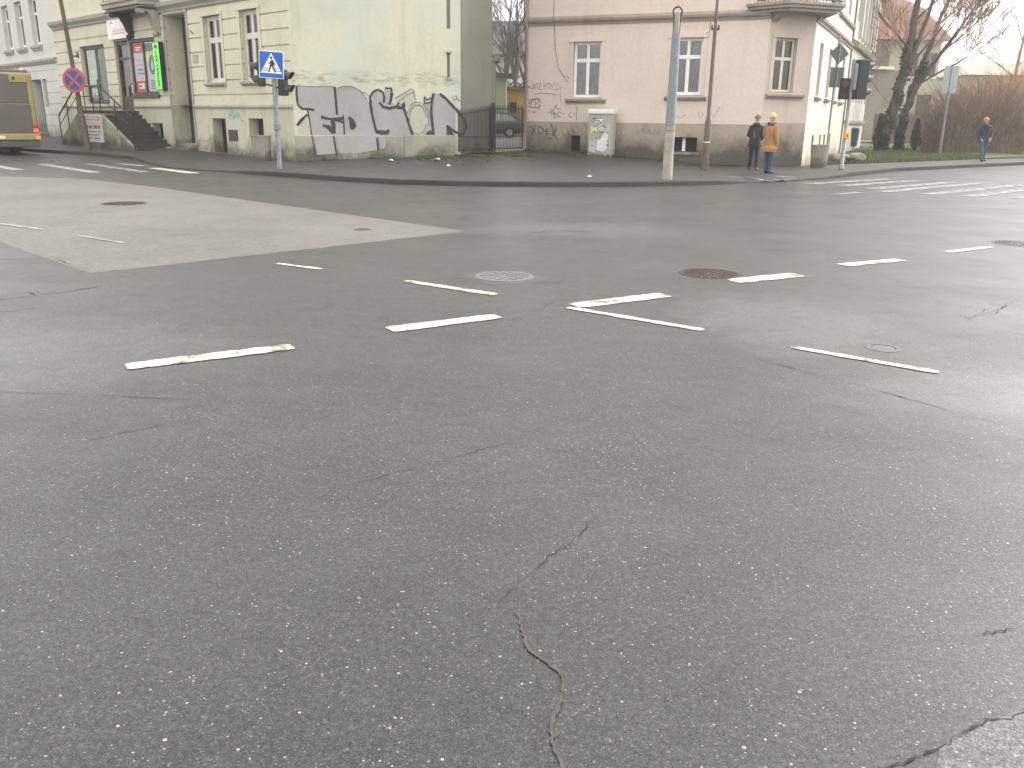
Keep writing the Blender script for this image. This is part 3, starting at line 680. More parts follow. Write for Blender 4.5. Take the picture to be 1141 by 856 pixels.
# windows
FARW = window(L, -18.45, -15.65, 2.1, 4.58, b1, DARKW, d=-.16, tr=.0, fw=.12, curt=CURT2)
p = MB(); p.fbox(L, -18.2, -16.95, -.185, -.178, 2.9, 4.45); p.build('poster', POSTG, FARW)
p = MB(); p.fbox(L, -18.2, -16.95, -.185, -.178, 2.35, 2.75); p.build('poster', POSTG, FARW)
window(L, -5.95, -4.64, 2.80, 5.15, b1, PINKF, tr=.36, fw=.16, curt=CURT2, d=-.15, surround=(-6.12, -4.5, 5.25, CREAM, .03), sill=(-6.05, -4.5, 2.66, 2.78), sm=TRIM)
window(L, -3.20, -1.95, 2.80, 5.18, b1, PINKF, tr=.36, fw=.16, curt=CURT2, d=-.15, surround=(-3.36, -1.8, 5.28, CREAM, .03), sill=(-3.3, -1.83, 2.66, 2.78), sm=TRIM)
for a, b, c, d in ((-5.86, -4.82, .22, 1.5), (-3.08, -2.05, .86, 1.52), (-11.4, -10.3, .6, 1.25)):
    k = MB(); k.fbox(L, a, b, -.42, -.38, c, d)
    n = int((b - a) / .14)
    for i in range(1, n): k.fbox(L, a + (b - a) * i / n - .01, a + (b - a) * i / n + .01, -.37, -.35, c, d)
    k.build('cellar_window', DARK, b1)
k = MB(); k.fbox(L, -5.84, -4.84, -.33, .06, .14, .225); k.build('cellar_sill', CONC, b1)
k = MB(); k.fbox(L, -4.62, -3.95, .003, .03, .7, 1.1); k.build('vent_plate', DARKW, b1)
k = MB(); k.fbox(L, -7.05, -6.22, .003, .02, .66, 1.3); k.build('meter_hatch', PLINTH, b1)
dr = MB(); dr.fbox(L, -9.15, -7.4, -.80, -.73, .45, 5.3); dr.fbox(L, -9.0, -8.35, -.73, -.71, .7, 2.6); dr.fbox(L, -8.2, -7.55, -.73, -.71, .7, 2.6); dr.fbox(L, -9.0, -8.35, -.73, -.71, 2.8, 3.9); dr.fbox(L, -8.2, -7.55, -.73, -.71, 2.8, 3.9)
D1 = dr.build('door', DOORD, b1)
k = MB(); k.ball(L.p(-8.2, -.68, 1.6), .05); k.build('handle', IRONG, D1, smooth=True)
k = MB(); k.fbox(L, -9.5, -7.3, -.7, .35, .0, .33); k.fbox(L, -9.2, -7.35, -.7, .05, .33, .5); k.build('doorstep', STONE, b1, bevel=.02)
sd = MB(); sd.fbox(L, -14.42, -14.3, -.22, -.1, 1.76, 4.62); sd.fbox(L, -13.12, -13.0, -.22, -.1, 1.76, 4.62); sd.fbox(L, -14.3, -13.12, -.22, -.1, 3.9, 4.0); sd.fbox(L, -14.3, -13.12, -.22, -.1, 4.5, 4.62); sd.fbox(L, -14.3, -13.12, -.2, -.12, 1.76, 2.35)
SD = sd.build('shop_door', DARKW, b1, bevel=.01)
k = MB(); k.fbox(L, -14.3, -13.12, -.18, -.17, 2.35, 4.5); k.build('pane', GLASS, SD)
k = MB(); k.fbox(L, -14.32, -13.1, -.34, -.32, 1.8, 4.6); k.build('curtain', CURT2, SD)
k = MB(); k.fbox(L, -13.4, -13.2, -.16, -.15, 2.5, 2.85); k.build('notice', PAPER, SD)
sw = MB()
for a, b, c, d in ((-12.93, -12.80, 2.42, 4.64), (-10.45, -10.32, 2.42, 4.64), (-11.68, -11.58, 2.42, 4.64), (-12.8, -10.45, 2.42, 2.52), (-12.8, -10.45, 4.54, 4.64)): sw.fbox(L, a, b, -.16, -.05, c, d)
sw.fbox(L, -13.0, -10.25, -.05, .08, 2.28, 2.41)
SW = sw.build('shop_window', DARKW, b1, bevel=.008)
def sheet(a, b, c, d, mat, par, z=-.12, name='poster', fr=L): k = MB(); k.fbox(fr, a, b, z - .01, z, c, d); return k.build(name, mat, par)
P1 = sheet(-12.78, -11.7, 2.54, 4.52, PAPERG, SW)
def marks(fr, par, mat, rects, z): 
    for a, b, c, d in rects: k = MB(); k.fbox(fr, a, b, z - .004, z, c, d); k.build('print', mat, par)
marks(L, P1, INKR, [(-12.76, -11.72, 4.12, 4.5), (-12.76, -11.72, 2.56, 2.98)], -.114)
marks(L, P1, PAPER, [(-12.5, -11.95, 2.66, 2.88), (-12.5, -12.1, 4.2, 4.26), (-12.5, -11.95, 4.3, 4.36)], -.108)
marks(L, P1, INKG, [(-12.5, -11.9, 3.42, 3.47), (-12.5, -11.85, 3.26, 3.31), (-12.45, -12.2, 2.72, 2.82)], -.104)
marks(L, P1, INKP, [(-12.5, -12.0, 3.8, 3.84), (-12.5, -11.9, 3.62, 3.66), (-12.3, -12.0, 3.06, 3.12)], -.1035)
P2 = sheet(-11.56, -10.47, 2.54, 4.52, PAPERG, SW)
marks(L, P2, INKG, [(-11.54, -10.49, 4.15, 4.45)], -.114)
marks(L, P2, PAPERY, [(-11.54, -11.2, 3.75, 4.1), (-10.8, -10.6, 3.1, 3.25)], -.114)
marks(L, P2, INKG, [(-11.3, -10.9, 2.95 - .1 * i, 2.99 - .1 * i) for i in range(4)], -.112)
k = MB(); pt = lambda a, z: L.p(a, -.110, z)
for rr in (.30, .22): k.stroke(pt, [(-11.0 + rr * math.cos(t * .35) * .8, 3.6 + rr * 1.2 * math.sin(t * .35)) for t in range(19)], .045)
k.build('print', INKD, P2)
# balcony on two scrolled brackets
SHADETRIM = plaster('shaded_bracket_stone', (.05, .047, .042), (.025, .024, .022), .6)  # darkened trim: the left bracket's shade put into its colour
bs = MB(); bs.fbox(L, -13.0, -9.5, -.02, .92, 5.78, 5.95); bs.fbox(L, -13.05, -9.45, -.02, .98, 5.95, 6.03); bs.fbox(L, -12.9, -9.6, -.02, .80, 5.70, 5.78)
BAL = bs.build('balcony', TRIM, b1, bevel=.015)
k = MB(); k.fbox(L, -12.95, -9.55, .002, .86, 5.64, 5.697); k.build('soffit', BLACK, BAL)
prof = [(.02, 5.70), (.80, 5.70), (.84, 5.60), (.78, 5.50), (.66, 5.52), (.56, 5.56), (.44, 5.50), (.34, 5.36), (.26, 5.16), (.20, 4.98), (.16, 4.86), (.10, 4.76), (.0, 4.72)]
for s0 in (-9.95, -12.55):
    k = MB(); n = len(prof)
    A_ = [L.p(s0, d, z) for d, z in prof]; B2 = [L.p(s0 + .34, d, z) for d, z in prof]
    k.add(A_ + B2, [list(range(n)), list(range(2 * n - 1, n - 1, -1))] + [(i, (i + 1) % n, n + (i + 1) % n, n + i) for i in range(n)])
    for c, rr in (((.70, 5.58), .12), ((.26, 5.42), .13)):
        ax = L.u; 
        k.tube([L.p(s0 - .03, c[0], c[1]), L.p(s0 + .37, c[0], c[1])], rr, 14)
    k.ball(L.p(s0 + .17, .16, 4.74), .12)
    k.build('bracket', TRIM if s0 > -11 else SHADETRIM, BAL)
rl = MB()
for i in range(24): x = -12.95 + 3.4 * i / 23; rl.tube([L.p(x, .88, 6.03), L.p(x, .88, 6.95)], .012, 5)
rl.tube([L.p(-12.97, 0, 6.95), L.p(-12.97, .88, 6.95), L.p(-9.53, .88, 6.95), L.p(-9.53, 0, 6.95)], .022, 6); rl.build('railing', BLACK, BAL)
# hanging wires and hook on the front
k = MB(); k.tube([L.p(-7.05, .02, 4.72), L.p(-6.75, .05, 4.6)], .018, 5); k.build('hook', BLACK, b1)
k = MB(); k.fbox(L, -7.0, -6.6, .003, .03, 3.55, 3.85); k.build('plaque', TRIM, b1)
# graffiti on the gable: design coordinates are those of a sketch, 126 units to the metre
gsk = lambda dd: (lambda a, b: GB.p(a * .00794 - .27, dd, 5.47 - .00758 * b))
def gfill(pts, dd, mat): k = MB(); k.add([gsk(dd)(a, b) for a, b in pts], [list(range(len(pts)))]); return k.build('graffiti', mat, b1)
def arc(cx, cy, rx, ry, a0, a1, n=14): return [(cx + rx * math.cos(rad(a0 + (a1 - a0) * i / n)), cy + ry * math.sin(rad(a0 + (a1 - a0) * i / n))) for i in range(n + 1)]
gfill([(53, 380), (205, 378), (215, 384), (217, 500), (205, 505), (205, 588), (108, 588), (92, 480), (58, 474)], .006, SILVER)
gfill([(45, 588), (52, 548), (92, 512), (106, 588)], .006, PALEGR)
gfill([(219, 392), (240, 380), (280, 377), (330, 400), (360, 450), (374, 520), (386, 588), (206, 588), (206, 508), (219, 505)], .0065, SILVER)
gfill([(366, 460), (362, 428), (375, 402), (400, 388), (422, 396), (430, 384), (452, 392), (455, 440), (500, 466), (525, 530), (545, 588), (392, 588), (384, 560)], .007, SILVER)
gfill([(592, 440), (625, 452), (632, 588), (560, 588)], .006, SILVER)
gfill([(632, 588), (626, 520), (630, 440), (642, 402), (662, 402), (700, 440), (728, 478), (728, 588)], .0065, SILVER)
gfill(arc(566, 515, 44, 72, 0, 345, 26), .0075, PALEGR)
gfill([(470, 450), (478, 415), (520, 400), (556, 400), (560, 440), (530, 452), (512, 455)], .0055, PALEGR)
for pl in ([(118, 594), (205, 594), (214, 668), (128, 676)], [(216, 594), (384, 594), (388, 650), (300, 668), (226, 668)], [(398, 594), (430, 594), (424, 640), (402, 648)]): gfill(pl, .150, SILVER)
STK = [([(53, 378), (52, 420), (54, 458), (72, 476), (100, 476), (124, 480)], 7), ([(52, 378), (110, 380), (212, 378)], 3), ([(94, 478), (100, 520), (106, 588)], 4), ([(92, 500), (70, 520), (46, 548)], 8),
       ([(214, 380), (217, 440), (219, 500)], 8), ([(150, 510), (185, 518), (246, 515)], 9), ([(156, 545), (178, 552), (200, 580)], 12), ([(200, 520), (202, 582)], 13), ([(212, 520), (246, 532)], 10), ([(246, 500), (247, 585)], 5),
       ([(219, 388), (245, 378), (285, 376), (320, 392), (350, 432)], 3), ([(268, 510), (286, 525), (292, 545), (276, 560)], 12), ([(320, 398), (345, 404), (362, 420)], 3), ([(362, 440), (370, 500), (380, 550), (388, 578)], 8),
       ([(366, 450), (362, 424), (374, 400), (398, 388), (416, 398), (424, 420), (420, 444)], 7), ([(428, 382), (454, 382), (456, 398)], 6), ([(456, 400), (452, 430), (444, 452)], 8), ([(402, 444), (418, 462), (444, 468), (470, 462), (500, 466)], 9),
       ([(388, 570), (410, 574), (430, 574), (440, 562)], 13), ([(500, 446), (510, 480), (522, 520), (534, 556), (542, 584)], 9), ([(470, 425), (520, 395), (540, 382), (556, 400)], 3), ([(484, 440), (520, 408), (548, 396), (556, 430)], 3), ([(478, 448), (486, 452)], 14), ([(508, 440), (510, 462)], 5),
       ([(594, 442), (596, 412), (606, 432), (622, 420)], 4), ([(594, 444), (626, 440)], 5), ([(636, 400), (628, 430), (624, 480), (628, 530), (634, 586)], 8), ([(662, 402), (690, 424), (720, 456), (728, 466)], 9),
       ([(726, 462), (752, 490), (770, 520), (774, 545), (764, 580)], 9), ([(604, 582), (628, 566)], 12), ([(690, 540), (716, 560), (760, 582)], 10), ([(716, 410), (722, 428), (736, 424), (732, 408), (742, 430), (764, 430), (760, 446), (766, 432)], 3),
       (arc(566, 515, 38, 64, 20, 350, 24), 3), (arc(566, 515, 48, 76, 200, 380, 18), 3), ([(110, 592), (116, 640), (120, 680)], 4), ([(202, 592), (212, 680)], 6), ([(388, 596), (392, 650)], 6)]
for i, (pts, wd) in enumerate(STK):
    k = MB(); out = .010 + .0004 * i if max(b for a, b in pts) < 590 else .155
    k.stroke(gsk(out), [p_ for a, b in zip(pts[:-1], pts[1:]) for p_ in (a, ((a[0] + b[0]) / 2, (a[1] + b[1]) / 2))] + [pts[-1]], wd * (1.35 if wd > 3 else 1.1), .25); k.build('graffiti', SPRAYK if wd > 3 else SPRAYG, b1)
gfill([(606, 586), (630, 566), (634, 588)], .0095, SPRAYK); gfill([(690, 538), (690, 586), (730, 587)], .0096, SPRAYK); gfill([(268, 508), (294, 540), (272, 562)], .0097, SPRAYK)
k = MB(); tg = lambda a, z: L.p(a, .006, z)
for i, pts in enumerate(([(-4.5, 1.5), (-4.42, 1.75), (-4.3, 1.5), (-4.2, 1.7)], [(-4.25, 1.86), (-4.2, 1.45)], [(-4.1, 1.5), (-4.05, 1.72), (-3.95, 1.5), (-3.88, 1.7)], [(-3.85, 1.85), (-3.8, 1.5), (-3.7, 1.68), (-3.6, 1.45), (-3.45, 1.38)], [(-4.55, 1.62), (-4.0, 1.58)])):
    k.stroke(lambda a, z, i=i: L.p(a, .006 + .0005 * i, z), pts, .05, .3)
k.build('graffiti', SPRAYT, b1)

# front stairs to the shop: two flights and a landing, iron rails
st = empty('staircase', tuple(L.p(-13.5, .9, .3)), 'dark double flight of stone steps with iron railings before the shop door', 'stairs')
LZ = 1.74; m = MB()
for i in range(9):
    z1 = LZ - .165 * (i + 1); a = -12.6 + .36 * i; m.fbox(L, a, a + .375, .01, 1.58, .05, max(z1, .2))
m.build('flight', STEPM, st, bevel=.012); m = MB()
for i in range(7):
    z1 = LZ - .19 * (i + 1); a = -14.95 - .34 * i; m.fbox(L, a - .355, a, .01, 1.58, .05, max(z1, .3))
m.build('flight', STEPM, st, bevel=.012)
m = MB(); m.fbox(L, -15.0, -12.55, .01, 1.62, 1.60, LZ); m.build('landing', STEPM, st, bevel=.012)
m = MB(); m.prism(L, [(-17.5, .1), (-9.3, .05), (-9.3, .27), (-12.5, 1.62), (-15.0, 1.62), (-17.5, .42)], 1.59, 1.72); m.build('stair_wall', STONE, st)
def rail(pts, posts):
    k = MB(); k.tube([L.p(a, 1.68, z) for a, z in pts], .035, 6); 
    k.tube([L.p(a, 1.68, z - .42) for a, z in pts], .018, 5)
    for a, z0, z1 in posts: k.tube([L.p(a, 1.68, z0), L.p(a, 1.68, z1)], .026, 6)
    return k.build('railing', BLACK, st)
rail([(-17.45, 1.5), (-15.0, 2.72)], [(-17.45, .1, 1.5), (-16.3, .7, 2.08), (-15.0, 1.5, 2.72)])
rail([(-15.0, 2.74), (-12.4, 2.74)], [(-14.1, 1.6, 2.74), (-13.2, 1.6, 2.74)])
rail([(-12.4, 2.74), (-9.32, 1.5)], [(-12.4, 1.5, 2.98), (-10.9, .9, 2.12), (-9.32, .1, 1.5)])
k = MB(); k.fbox(L, -14.3, -12.25, 1.74, 1.77, .42, 1.56)
nb = tag(k.build('notice_board', PAPER), 'white board with red and grey print against the stair wall', 'notice board')
marks(L, nb, INKP, [(-14.2, -12.35, 1.32, 1.50), (-14.2, -12.35, 1.20, 1.23)], 1.775)
marks(L, nb, INKR, [(-14.15, -13.75, .98, 1.13), (-13.65, -13.35, .98, 1.13), (-13.2, -12.8, .98, 1.13), (-12.7, -12.45, .98, 1.13)], 1.776)
marks(L, nb, INKG, [(-14.1, -12.9, .84, .88), (-12.75, -12.5, .83, .9), (-14.0, -12.7, .70, .74), (-14.0, -13.5, .56, .61), (-13.3, -12.6, .56, .61)], 1.777)
marks(L, nb, PAPER, [(-14.1 + .23 * i, -13.98 + .23 * i, 1.37, 1.45) for i in range(7)], 1.779)
k = MB(); k.fbox(L, -14.55, -12.45, .06, .18, 4.72, 5.5)
ws = tag(k.build('shop_sign', SIGNW, bevel=.01), 'white shop sign with thin red script under the balcony', 'sign')
k = MB()
for i, pts in enumerate(([(-14.0, 5.0), (-13.85, 5.12), (-13.75, 5.0), (-13.6, 5.1), (-13.5, 5.0), (-13.35, 5.1), (-13.2, 5.0), (-13.05, 5.12), (-12.9, 5.02), (-12.7, 5.1)], [(-14.05, 4.93), (-12.7, 4.95)])):
    k.stroke(lambda a, z, i=i: L.p(a, .183 + .001 * i, z), pts, .05, .2)
k.build('lettering', INKP, ws)
k = MB(); k.stroke(lambda a, z: L.p(a, .183, z), [(-14.3, 5.25), (-14.2, 5.38), (-14.05, 5.42), (-13.9, 5.36)], .04); k.build('emblem', INKG, ws)
k = MB(); k.fbox(L, -10.0, -9.42, .06, .24, 2.56, 4.42)
gs = tag(k.build('light_sign', SIGBOX, bevel=.01), 'bright green vertical light box sign beside the shop window', 'sign')
k = MB(); k.fbox(L, -9.97, -9.45, .241, .246, 2.59, 4.39); gp = k.build('light_panel', GREENL, gs)
marks(L, gp, INKD, [(-9.83, -9.59, 4.17, 4.31)], .250)
for i, ch in enumerate('FOTOGRAF'):
    k = MB(); k.text(lambda a, b, i=i: L.p(-9.71 + a, .2485, 3.98 - .178 * i + b * .85), ch, .29); k.build('letter', INKD, gp)

# ------------------------------------------------------------------ grey-white house farther up the left street
K = Frame(LE.x, LE.y, 138)
b2 = empty('terraced_house', tuple(K.p(-9, -3, 0)), 'grey white old house with narrow upper windows behind the bus', 'building')
wins = [(-3.75, -2.3), (-6.6, -5.2), (-9.4, -8.0), (-12.2, -10.8), (-15, -13.6)]
m = MB(); wall_grid(m, K, -22, 0, 4.25, 11, [(a, b, 5.0, 7.3, .3) for a, b in wins]); m.build('upper_wall', GREYW, b2)
m = MB(); wall_grid(m, K, -22, 0, -.4, 4.0, [(-5.2, -3.3, .6, 3.3, .45), (-3.05, -2.35, 1.9, 3.3, .2), (-8.4, -6.6, 1.7, 3.3, .3)], [.95 + .55 * i for i in range(6)], gw=.04); m.build('lower_wall', GREYW, b2)
m = MB(); profile_band(m, K, -22, 0, [(-.02, 4.0), (.05, 4.02), (.16, 4.16), (.16, 4.26), (-.02, 4.3)]); m.build('ledge', TRIM, b2)
for a, b in wins[:3]:
    window(K, a + .05, b - .05, 5.05, 7.25, b2, WHITEF, tr=.33, fw=.09, curt=CURT2, d=-.2, sill=(a - .2, b + .2, 4.72, 4.98), sm=TRIM)
k = MB(); k.fbox(K, -5.15, -3.35, -.5, -.44, .6, 3.3); dd = k.build('door', DOORD, b2)
k = MB(); k.ball(K.p(-3.6, -.42, 1.6), .05); k.build('handle', IRONG, dd)
k = MB(); k.fbox(K, -5.4, -3.1, -.3, .4, .1, .6); k.build('doorstep', CONC, b2, bevel=.02)
k = MB(); k.fbox(K, -3.0, -2.4, -.22, -.15, 1.9, 3.3); k.build('niche', CURT2, b2)
k = MB(); k.fbox(K, -8.35, -6.65, -.32, -.25, 1.7, 3.3); k.build('shutter', DARKW, b2)
k = MB(); pA, pB = K.p(-22, 0, 0), K.p(0, 0, 0); shell(k, [(pA.x, pA.y), (pB.x, pB.y), (-14, 57), (-31, 74)], -.4, 10.98, skip=(0,)); k.build('rear_wall', GREYW, b2)
k = MB(); k.tube([K.p(-5.45, .02, 3.75), K.p(-5.45, .25, 3.8)], .02, 5); k.ball(K.p(-5.45, .3, 3.72), .17, sq=(1, 1, 1.3))
tag(k.build('wall_lamp', SIGNW, smooth=True), 'small round white wall lamp over the house door', 'lamp')

# ------------------------------------------------------------------ pink corner house
P = Frame(.33, 35.7, 113.7); e = P.p(9.1, 0, 0)
C = Frame(e.x, e.y, 69.5); e2 = C.p(1.9, 0, 0)
T = Frame(e2.x, e2.y, 25.2)
b3 = empty('corner_house', (7, 38, 0), 'pale pink corner house with chamfered corner balcony and dark stained plinth', 'building')
H3 = 9.6
m = MB(); wall_grid(m, P, 0, 9.1, 1.55, H3, [(1.95, 3.1, 2.42, 4.44, .22), (5.75, 6.88, 2.52, 4.5, .22)]); m.build('front_wall', PINK, b3)
m = MB(); wall_grid(m, C, 0, 1.9, 1.62, H3, [(.27, 1.2, 2.64, 4.46, .2), (.4, 1.5, 5.4, 7.6, .3)]); m.build('corner_wall', PINKD, b3)
TW = [(1.75, 2.75), (4.75, 5.75), (7.5, 8.5), (10.1, 11.1)]
m = MB(); wall_grid(m, T, 0, 13, 1.7, H3, [(a, b, 2.62, 4.48, .25) for a, b in TW] + [(a, b, 6.3, 8.3, .25) for a, b in TW]); m.build('side_wall', WHITEW, b3)
m = MB(); wall_grid(m, P, -.0, 9.1, -.4, 1.55, [(5.78, 6.88, .55, 1.07, .3), (2.0, 2.36, .42, 1.05, .3)]); m.build('plinth', PINKB, b3)
m = MB(); wall_grid(m, C, 0, 1.9, -.4, 1.62, []); m.build('plinth', PINKB, b3)
m = MB(); wall_grid(m, T, 0, 13, -.4, 1.7, [(a, a + .7, .55, 1.18, .25) for a in (2.1, 4.4, 5.9, 7.9)]); m.build('plinth', WHITEB, b3)
m = MB()
pr = [(-.02, 5.02), (.05, 5.02), (.06, 5.08), (.14, 5.14), (.16, 5.22), (.10, 5.26), (-.02, 5.34)]
profile_band(m, P, 0, 9.1, pr, 0, .2); profile_band(m, T, 0, 13, pr, .2, 0); m.build('ledge', PTRIM, b3)
m = MB(); profile_band(m, T, 6.5, 13, [(-.02, 5.85), (.12, 5.9), (.14, 6.0), (-.02, 6.06)]); m.build('sill_band', PTRIM, b3)
m = MB(); profile_band(m, P, 0, 9.1, [(-.02, H3 - .4), (.2, H3 - .3), (.45, H3 - .05), (.45, H3 + .1), (-.02, H3 + .12)], 0, .2); profile_band(m, C, 0, 1.9, [(-.02, H3 - .4), (.2, H3 - .3), (.45, H3 - .05), (.45, H3 + .1), (-.02, H3 + .12)]); profile_band(m, T, 0, 13, [(-.02, H3 - .4), (.2, H3 - .3), (.45, H3 - .05), (.45, H3 + .1), (-.02, H3 + .12)], .2, 0); m.build('cornice', PTRIM, b3)
window(P, 1.97, 3.08, 2.44, 4.42, b3, WHITEF, tr=.33, fw=.105, curt=CURT, surround=(1.84, 3.2, 4.54, PINK, .03), sill=(1.74, 3.32, 2.24, 2.4))
window(P, 5.77, 6.86, 2.54, 4.48, b3, WHITEF, tr=.33, fw=.105, curt=CURT, surround=(5.64, 6.98, 4.6, PINK, .03), sill=(5.58, 7.1, 2.35, 2.5))
window(C, .29, 1.18, 2.66, 4.44, b3, CREAMF, tr=.38, fw=.085, curt=CURT2, surround=(.15, 1.32, 4.55, PINKD, .03), sill=(.06, 1.62, 2.44, 2.6))
window(C, .42, 1.48, 5.42, 7.58, b3, WHITEF, tr=.3, fw=.1, curt=CURT2, d=-.2)
for a, b in TW: window(T, a + .03, b - .03, 2.64, 4.46, b3, WHITEF, tr=.33, fw=.07, d=-.18, sill=(a - .18, b + .18, 2.44, 2.58))
for a, b in TW: window(T, a + .03, b - .03, 6.32, 8.28, b3, WHITEF, tr=.33, fw=.07, d=-.18)
cw = MB(); cw.fbox(P, 5.8, 6.86, -.33, -.27, .55, 1.07)
CWN = cw.build('cellar_window', DARK, b3)
k = MB(); k.fbox(P, 6.28, 6.4, -.26, -.24, .57, 1.05); k.build('mullion', WHITEF, CWN)
k = MB(); k.fbox(P, 5.7, 6.95, -.26, .05, .46, .545); k.build('sill', CONC, CWN)
k = MB(); k.fbox(P, 2.0, 2.36, -.33, -.27, .42, 1.05); k.build('cellar_window', DARK, b3)
for a in (2.1, 4.4, 5.9, 7.9): k = MB(); k.fbox(T, a, a + .7, -.3, -.24, .55, 1.18); k.build('cellar_window', DARK, b3)
bb = MB(); q = C.p
def plate(m, pts, z0, z1): m.slab([(q(a, d, 0).x, q(a, d, 0).y) for a, d in pts], z0, z1)
plate(bb, [(-.62, -.5), (0.0, 1.0), (2.15, 1.0), (2.9, -.62)], 5.30, 5.40); plate(bb, [(-.70, -.5), (-.03, 1.06), (2.2, 1.06), (3.0, -.62)], 5.40, 5.50); plate(bb, [(-.5, -.5), (.08, .9), (2.05, .9), (2.75, -.62)], 5.20, 5.30)
B3 = bb.build('balcony', PTRIM, b3, bevel=.012)
k = MB(); ring = [(-.45, -.2), (.02, .95), (2.12, .95), (2.75, -.4)]
for (a0, d0), (a1, d1) in zip(ring[:-1], ring[1:]):
    n = int(math.hypot(a1 - a0, d1 - d0) / .13)
    for i in range(n):
        t = i / n; A_ = (a0 + (a1 - a0) * t, d0 + (d1 - d0) * t); B2 = (a0 + (a1 - a0) * (t + .9 / n), d0 + (d1 - d0) * (t + .9 / n))
        k.tube([q(*A_, 5.5), q(*A_, 6.4)], .011, 4); k.tube([q(*A_, 5.6), q(*B2, 5.8), q(*A_, 6.0)], .009, 4)
k.tube([q(a, d, 6.4) for a, d in ring], .025, 6); k.tube([q(a, d, 5.58) for a, d in ring], .016, 5); k.build('railing', BLACK, B3)
for a in (.05,): 
    k = MB(); pr2 = [(-.02, 5.2), (.5, 5.2), (.46, 5.12), (.25, 5.06), (.1, 4.96), (-.02, 4.92)]; n = len(pr2)
    A_ = [q(a, d, z) for d, z in pr2]; B2 = [q(a + .22, d, z) for d, z in pr2]
    k.add(A_ + B2, [list(range(n)), list(range(2 * n - 1, n - 1, -1))] + [(i, (i + 1) % n, n + (i + 1) % n, n + i) for i in range(n)]); k.build('bracket', PTRIM, B3)
k = MB(); shell(k, [(.33, 35.7), (e.x, e.y), (e2.x, e2.y), tuple(T.p(13, 0, 0))[:2], (6, 50), (.9, 48)], -.4, H3 + .05, skip=(0, 1, 2)); k.build('rear_wall', PINK, b3)
k = MB(); k.tube([P.p(1.12, .02, 9), P.p(1.15, .02, 5.4), P.p(1.2, .19, 5.2), P.p(1.2, .02, 4.9), P.p(1.24, .02, 4.2), P.p(1.4, .02, 3.5), P.p(1.8, .02, 3.0)], .010, 4)
k.tube([P.p(7.05, .02, 5.0), P.p(7.05, .02, 4.65), P.p(6.9, .04, 4.6)], .010, 4); k.build('cable', SPRAYG, b3)
k = MB(); k.tube([P.p(.1, .10, -.3), P.p(.1, .10, 4.95), P.p(.1, .24, 5.2), P.p(.1, .12, 5.5), P.p(.1, .12, 9.3)], .055, 8); k.build('downpipe', PTRIM, b3, smooth=True)
psk = lambda dd: (lambda a, b: P.p(a * .00876 - 1.93, dd, 6.22 - .00847 * b))
# sprayed tags, drawn in sketch coordinates

def z4(pts): return [(215.9 + a * .4284, 346.3 + b * .4284) for a, b in pts]
TG = [(SPRAYK, 4.2, [[(70, 540), (95, 535), (115, 560), (135, 600)], [(140, 520), (120, 570), (108, 622)], [(180, 525), (178, 605)], [(180, 530), (215, 540), (232, 570), (215, 598), (180, 608)], [(290, 555), (262, 560), (250, 585), (265, 610), (295, 605)], [(255, 583), (285, 578)], [(315, 505), (335, 560), (352, 610), (370, 640), (400, 660)], [(378, 530), (355, 580), (335, 620)], [(285, 650), (310, 660), (335, 640)]]),
      (SPRAYG, 2.2, [[(45, 130), (80, 125), (110, 90), (125, 150)], [(85, 150), (130, 110), (150, 85), (155, 150)], [(165, 95), (190, 90), (165, 150), (215, 155)], [(225, 85), (225, 150), (255, 90)], [(260, 90), (290, 95), (265, 120), (300, 150)], [(300, 90), (320, 150), (335, 85)], [(345, 90), (380, 100), (350, 155), (395, 150)], [(400, 95), (410, 150), (435, 130)], [(120, 205), (200, 190), (300, 195), (375, 210)], [(55, 120), (60, 140)], [(405, 180), (410, 245), (425, 270)], [(470, 20), (500, 38)]]),
      (SPRAYG, 3.2, [[(50, 240), (80, 330), (105, 250)], [(60, 300), (100, 260), (130, 240), (140, 330)], [(150, 240), (190, 245), (155, 290), (195, 320), (160, 350)], [(45, 320), (120, 340), (190, 330)], [(75, 260), (170, 250), (205, 290)], [(110, 370), (125, 400), (140, 370)], [(50, 375), (75, 372)], [(175, 350), (185, 360)]]),
      (SPRAYG, 2.6, [[(290, 385), (320, 380), (345, 350), (365, 300), (380, 350), (420, 345), (400, 380), (430, 390)], [(315, 345), (320, 420), (345, 380), (330, 410)], [(350, 380), (355, 425), (380, 380), (400, 425), (420, 430)], [(335, 435), (410, 432)], [(440, 392), (460, 398)], [(535, 380), (510, 395), (512, 425), (540, 430)], [(560, 400), (580, 385)], [(598, 325), (590, 400), (592, 460)]])]
n_ = 0
for mat, wd, strokes in TG:
    k = MB()
    for s_ in strokes:
        n_ += 1; dd = .004 + .0003 * n_
        pts = z4(s_); fine = [p_ for a, b in zip(pts[:-1], pts[1:]) for p_ in (a, ((a[0] + b[0]) / 2 + rnd.uniform(-1, 1), (a[1] + b[1]) / 2 + rnd.uniform(-1, 1)))] + [pts[-1]]
        k.stroke(psk(dd), fine, wd, .3)
    k.build('graffiti', mat, b3)
k = MB()
for i, s_ in enumerate(([(470, 560), (490, 530), (510, 525), (530, 560), (545, 600)], [(475, 540), (480, 590)], [(590, 540), (600, 580)])): k.stroke(psk(.02 + .0004 * i), z4(s_), 3, .3)
k.build('graffiti', SPRAYW, b3)
k = MB()
for i, s_ in enumerate(([(6.95, 1.95), (7.0, 1.75), (7.15, 1.9)], [(7.2, 1.75), (7.35, 1.9), (7.3, 1.72)], [(7.4, 1.95), (7.5, 1.75), (7.6, 1.95), (7.7, 2.15)], [(5.95 + .2, 1.82), (6.3, 1.72), (6.5, 1.86)])): k.stroke(lambda a, z, i=i: P.p(a - .1, .006 + .0005 * i, z), s_, .03, .3)
k.build('graffiti', SPRAYV, b3)
k = MB()
